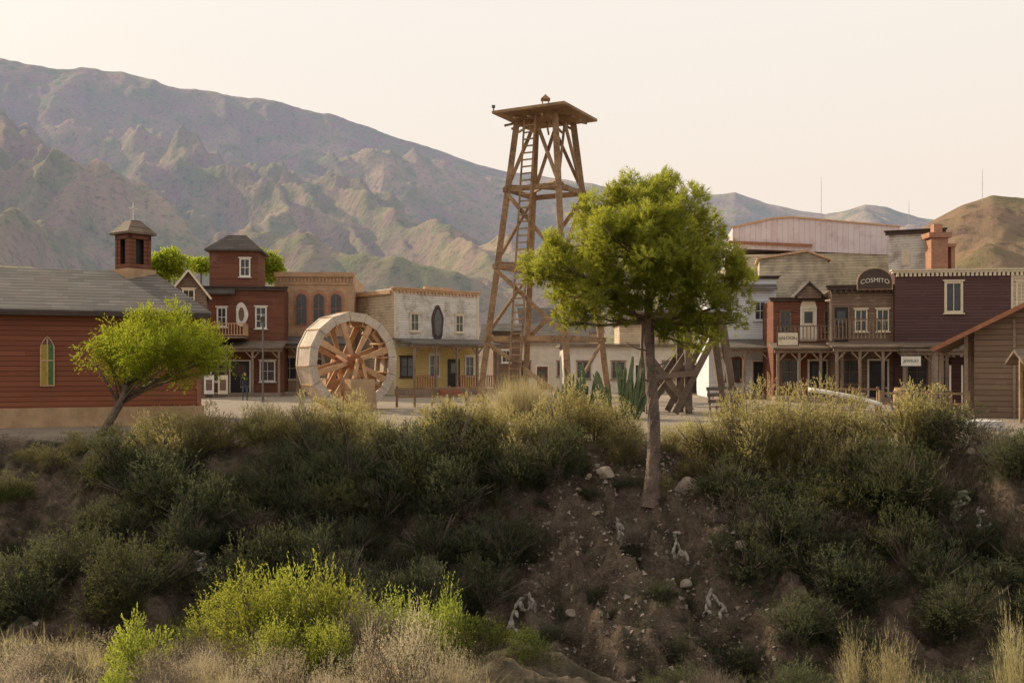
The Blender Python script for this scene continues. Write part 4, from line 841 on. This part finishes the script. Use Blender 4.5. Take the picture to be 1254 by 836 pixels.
row('dry','feathery pinkish dry bush','before the bright bushes',[(PX(462,10),10,.5,1.05),(PX(505,9.8),9.8,.58,1.45),(PX(552,10.2),10.2,.5,1.15),(PX(582,9.6),9.6,.35,.6)],B)
row('broom','pale dry broom bush','in the right foreground',[(PX(1052,10.2),10.2,.35,.75),(PX(1098,10.4),10.4,.45,.95),(PX(1130,9.8),9.8,.35,.55),(PX(1248,10),10,.4,1.05),(PX(1200,9.2),9.2,.35,.4)],B)
row('twig','grey leafless bush','in the right foreground',[(PX(960,10),10,.4,.4),(PX(1170,9.6),9.6,.4,.45),(PX(780,9.6),9.6,.35,.3),(PX(880,10.4),10.4,.45,.45)],B)
def grass(name,label,cat,pts,Ln,W,mat,k=9,sp=.25):
    P0=np.array(pts); n=len(P0); Pp=np.repeat(P0,k,0)+RS.normal(size=(n*k,3))*np.array([.07,.07,0]); d=unit(RS.normal(size=(n*k,3))*sp+np.array([0,0,1]))
    me=fastmesh(name,leafV(Pp,d,Ln*RS.uniform(.3,1.3,n*k)*np.repeat(RS.uniform(.5,1.3,n),k),W,False),3,mat,RS.uniform(0,1,n*k)); o=ob(name,me); o['kind']='stuff'; o['label']=label; o['category']=cat
    return o
def gp(n,x0,x1,y0,y1,th=.45,s=0,sc=.7):
    x=RS.uniform(x0,x1,n); y=RS.uniform(y0,y1,n); f=fbm(x*sc,y*sc,3,s)>th; x=x[f];y=y[f]; return np.stack([x,y,gz(x,y)-.03],1)
grass('dry_grass','dry straw grass along the near edge of the gully','grass',np.concatenate([gp(5500,-8,-.3,7.4,12.6,.46,3,1.3),gp(900,-.3,7,7.4,10.5,.54,3,1.3)]),.26,.006,L['straw'],8,.55)
grass('green_grass','green weeds on the shaded left slope','grass',gp(5000,-20,-9,18,31,.5,5),.14,.014,L['olive'],8,.7)
grass('scrub_cover','low dark scrub covering the bank','ground cover',np.concatenate([gp(4500,-14,0,16.5,27.5,.5,6,1.5),gp(3500,4.8,16,16.5,25,.5,7,1.5),gp(3400,-.5,5,15,27,.52,8,1.8)]),.11,.016,L['dark'],9,.9)
grass('rim_grass','sparse dry grass at the plaza edge','grass',gp(2500,-14,14,26,33,.55,9),.18,.01,L['straw'],8,.4)
t=thing('tall_grass_clump','pale golden clump of tall grass before the tower foot','ornamental grass',(PX(640,38),38,0))
n=4200; d=unit(RS.normal(size=(n,3))*.42+np.array([0,0,1])); ob('blades',fastmesh('blades',leafV(RS.normal(size=(n,3))*np.array([.5,.4,0]),d,RS.uniform(.5,2.05,n),.016,False),3,L['straw'],RS.uniform(0,1,n)),t)
def cactus(px,D,h,n,sp,label):
    t=thing('columnar_cactus',label,'cactus',(PX(px,D),D,0),0,'cacti behind the bank rim')
    for i in range(n):
        a_=random.uniform(0,6.28); r=sp*math.sqrt(random.random()); x,y=r*math.cos(a_)*.7,r*math.sin(a_)*.5; hh=h*(1-.45*(r/sp)**2)*random.uniform(.4,1); rr=random.uniform(.045,.09)
        vs=[];fs=[];K=12; lx=x*.45+random.uniform(-.16,.16); ly=y*.2; cv=random.uniform(-.1,.1)
        zs=[0,.1,.3,.45,.6,.75,.85,.95,.99,1]; rs=[.6,.9,1,.86,1.02,.88,.95,.75,.45,.05]
        for z,q in zip(zs,rs):
            ox=lx*z*hh+cv*math.sin(z*3.1)
            for k in range(K): tt=2*math.pi*k/K; r2=rr*q*(1 if k%2 else .6); vs.append((x+ox+r2*math.cos(tt),y+ly*z*hh+r2*math.sin(tt),z*hh))
        for j in range(len(zs)-1):
            for k in range(K): k2=(k+1)%K; fs.append((j*K+k,j*K+k2,(j+1)*K+k2,(j+1)*K+k))
        MB().add(vs,fs).build('stem',M['cactus'],t)
cactus(712,40,2.4,42,1.0,'low cluster of ribbed green cacti left of the pine trunk')
cactus(762,39,3.0,42,1.0,'tallest cluster of ribbed green cacti just left of the pine trunk')
cactus(694,42,1.6,14,.6,'small cactus cluster beside the tower foot')
def pads(name,x,y,n,label,mat,down=False,sz=.16,group=None,z0=.05):
    t=thing(name,label,'cactus',(x,y,gzs(x,y)+z0),0,group); ps=[Vector((0,0,.0))]; 
    for i in range(n):
        p=random.choice(ps[-5:]); d=Vector((random.uniform(-1,1)*(.6 if down else 1),random.uniform(-.8,.2),random.uniform(-1.1,.1) if down else random.uniform(.0,1))).normalized(); c=p+d*sz*.95; ps.append(p+d*sz*1.8)
        gx=gzs(x+c.x,y+c.y)-gzs(x,y); 
        if c.z<gx: c.z=gx+.03
        sd=d.cross(Vector((random.uniform(-.4,.4),-1,random.uniform(-.3,.3)))).normalized(); nn=d.cross(sd).normalized(); vs=[];fs=[];A,Bn=6,10; bend=random.uniform(-.5,.5); wk=.36 if down else .5
        for a_ in range(A+1):
            th=math.pi*a_/A
            for b_ in range(Bn): ph=2*math.pi*b_/Bn; vs.append(c+d*(math.cos(th)*sz)+sd*(math.sin(th)*math.cos(ph)*sz*wk*(1+.15*math.cos(th)))+nn*(math.sin(th)*math.sin(ph)*sz*.16+bend*sz*math.cos(th)**2))
        for a_ in range(A):
            for b_ in range(Bn): b2=(b_+1)%Bn; fs.append((a_*Bn+b_,a_*Bn+b2,(a_+1)*Bn+b2,(a_+1)*Bn+b_))
        MB().add(vs,fs).build('pad',mat,t,smooth=True)
DG='prickly pear plants on the bank'
for px,D,n,lab in((652,22.4,22,'withered pale prickly pear on the earth slope left of the pine'),(288,21.2,16,'withered grey prickly pear among shrubs on the left bank'),(262,23.2,9,'small withered prickly pear high on the left bank'),(758,24.2,14,'dead prickly pear stems just left of the pine base'),(825,23.8,16,'dead prickly pear pads just right of the pine base'),(872,21.8,12,'dead prickly pear pads low on the earth slope right of the pine'),(610,18.6,10,'grey dead pads at the foot of the earth slope')):
    pads('dead_prickly_pear',PX(px,D),D,n,lab,M['deadpear'],True,.12,DG,.25 if px<300 else .05)
pads('prickly_pear',PX(1172,23.2),23.2,22,'straggly greyish prickly pear on the right rim beside the gravel',M['pear'],False,.085,DG,.4)
pads('prickly_pear',PX(1205,22.6),22.6,22,'brownish prickly pear at the right edge of the rim',M['deadpear'],False,.085,DG,.3)
def rock(x,y,s,label,mat='rock',group='rocks on the bank',flat=.65):
    import bmesh
    b=bmesh.new(); bmesh.ops.create_icosphere(b,subdivisions=3,radius=s); o=random.uniform(0,50)
    for v in b.verts:
        k=1+.45*(float(vn(np.array([v.co.x/s*1.3+o]),np.array([v.co.y/s*1.3+v.co.z/s+o]))[0])-.5); v.co=Vector((v.co.x*k*1.2,v.co.y*k,v.co.z*k*flat))
        for ax in (Vector((.7,.2,.6)),Vector((-.6,-.5,.6)),Vector((.1,-.9,.3)),Vector((-.8,.1,.1)),Vector((.5,-.7,-.1))):
            ax=ax.normalized(); q=v.co.dot(ax)-s*.6
            if q>0: v.co-=ax*q*.9
    me=bpy.data.meshes.new('rock'); b.to_mesh(me); b.free(); me.materials.append(M[mat]); r=ob('rock',me,None,(x,y,gzs(x,y)+s*flat*.25)); r.rotation_euler=(random.uniform(-.3,.3),random.uniform(-.3,.3),random.uniform(0,6)); tag(r,label,'rock',group)
for px,D,s,lab,mt in((742,25.3,.24,'large pale boulder on the slope left of the pine trunk','stone'),(843,25.1,.38,'broad flat boulder on the slope right of the pine trunk','rock'),(882,25.2,.17,'upright tan stone right of the broad flat boulder','ochre'),(722,25.6,.12,'small stone left of the large pale boulder','stone'),(708,25.4,.1,'smallest pale stone at the left of the boulder row','stone'),(866,25.6,.12,'small stone above and between the flat and upright stones','rock'),(804,25.1,.12,'grey stone beside the pine base','rock'),(840,22.6,.16,'brown rock downslope of the dead prickly pear','rock'),(700,21.8,.14,'brown rock low on the earth slope left of centre','rock'),(905,22.6,.16,'rock near the right edge of the bare earth','rock'),(770,20.6,.13,'rock at the foot of the earth slope below the pine','rock'),(1215,26.5,.16,'pale stone on the gravel near the right edge','stone'),(1190,24.6,.12,'small pale stone beside the prickly pear','stone')):
    rock(PX(px,D),D,s,lab,mt)
n=4600; x=np.concatenate([RS.uniform(-1,5.5,3800),RS.uniform(-14,16,800)]); y=RS.uniform(17.5,27,n); z=gz(x,y)
tet=np.array([[1,1,1],[-1,-1,1],[-1,1,-1],[1,-1,-1]])*.6
s_=.01+.08*RS.uniform(0,1,n)**3.5; tri=[(0,1,2),(0,3,1),(0,2,3),(1,3,2)]; Vv=[]
for i in range(n):
    q=Matrix.Rotation(random.uniform(0,6),3,Vector((random.random(),random.random(),random.random())).normalized()); T=(tet*s_[i]*np.array([1.2,1,.8]))@np.array(q)+np.array([x[i],y[i],z[i]+.01])
    for a_ in tri: Vv+=[T[a_[0]],T[a_[1]],T[a_[2]]]
o=ob('pebbles',fastmesh('pebbles',np.array(Vv),3,M['rock'])); o['kind']='stuff'; o['label']='loose pebbles scattered over the earth slope'; o['category']='pebbles'
# ------------------------------------------------------------ light
EL,AZ=R(26),R(-50)
sd=Vector((math.sin(AZ)*math.cos(EL),math.cos(AZ)*math.cos(EL),math.sin(EL)))
li=bpy.data.lights.new('sun','SUN'); li.energy=5; li.angle=R(.6); li.color=(1,.85,.62); lo=bpy.data.objects.new('sun',li); COL.objects.link(lo); lo.rotation_euler=sd.to_track_quat('Z','Y').to_euler()
w=bpy.data.worlds.new('World'); S.world=w; w.use_nodes=True; n=w.node_tree.nodes; l=w.node_tree.links; bg=n['Background']
sk=N(n,'ShaderNodeTexSky',sky_type='NISHITA'); sk.sun_disc=False; sk.sun_elevation=EL; sk.sun_rotation=AZ; sk.dust_density=3; sk.air_density=1
tc=N(n,'ShaderNodeTexCoord'); vd=N(n,'ShaderNodeVectorMath',operation='DOT_PRODUCT'); l.new(tc.outputs['Generated'],vd.inputs[0]); vd.inputs[1].default_value=sd
sp=N(n,'ShaderNodeSeparateXYZ'); l.new(tc.outputs['Generated'],sp.inputs[0])
pe=mixc(n,l,ramp(n,l,sp.outputs[2],.05,.33),(7.0,5.85,4.95),(7.2,6.65,5.95))
f=ramp(n,l,vd.outputs['Value'],-.85,.25); col=mixc(n,l,mth(n,l,'ADD',.40,mth(n,l,'MULTIPLY',f,.55)),sk.outputs[0],pe)
l.new(col,bg.inputs[0]); bg.inputs[1].default_value=.136
S.view_settings.view_transform='Standard'; S.view_settings.look='None'; S.view_settings.exposure=0
ca=bpy.data.cameras.new('camera'); co=bpy.data.objects.new('camera',ca); COL.objects.link(co); co.location=(0,0,EYE); co.rotation_euler=(R(90),0,0)
ca.sensor_width=36; ca.lens=F/1254*36; ca.shift_y=(HY-418)/1254; ca.clip_end=9000; ca.clip_start=.1; S.camera=co
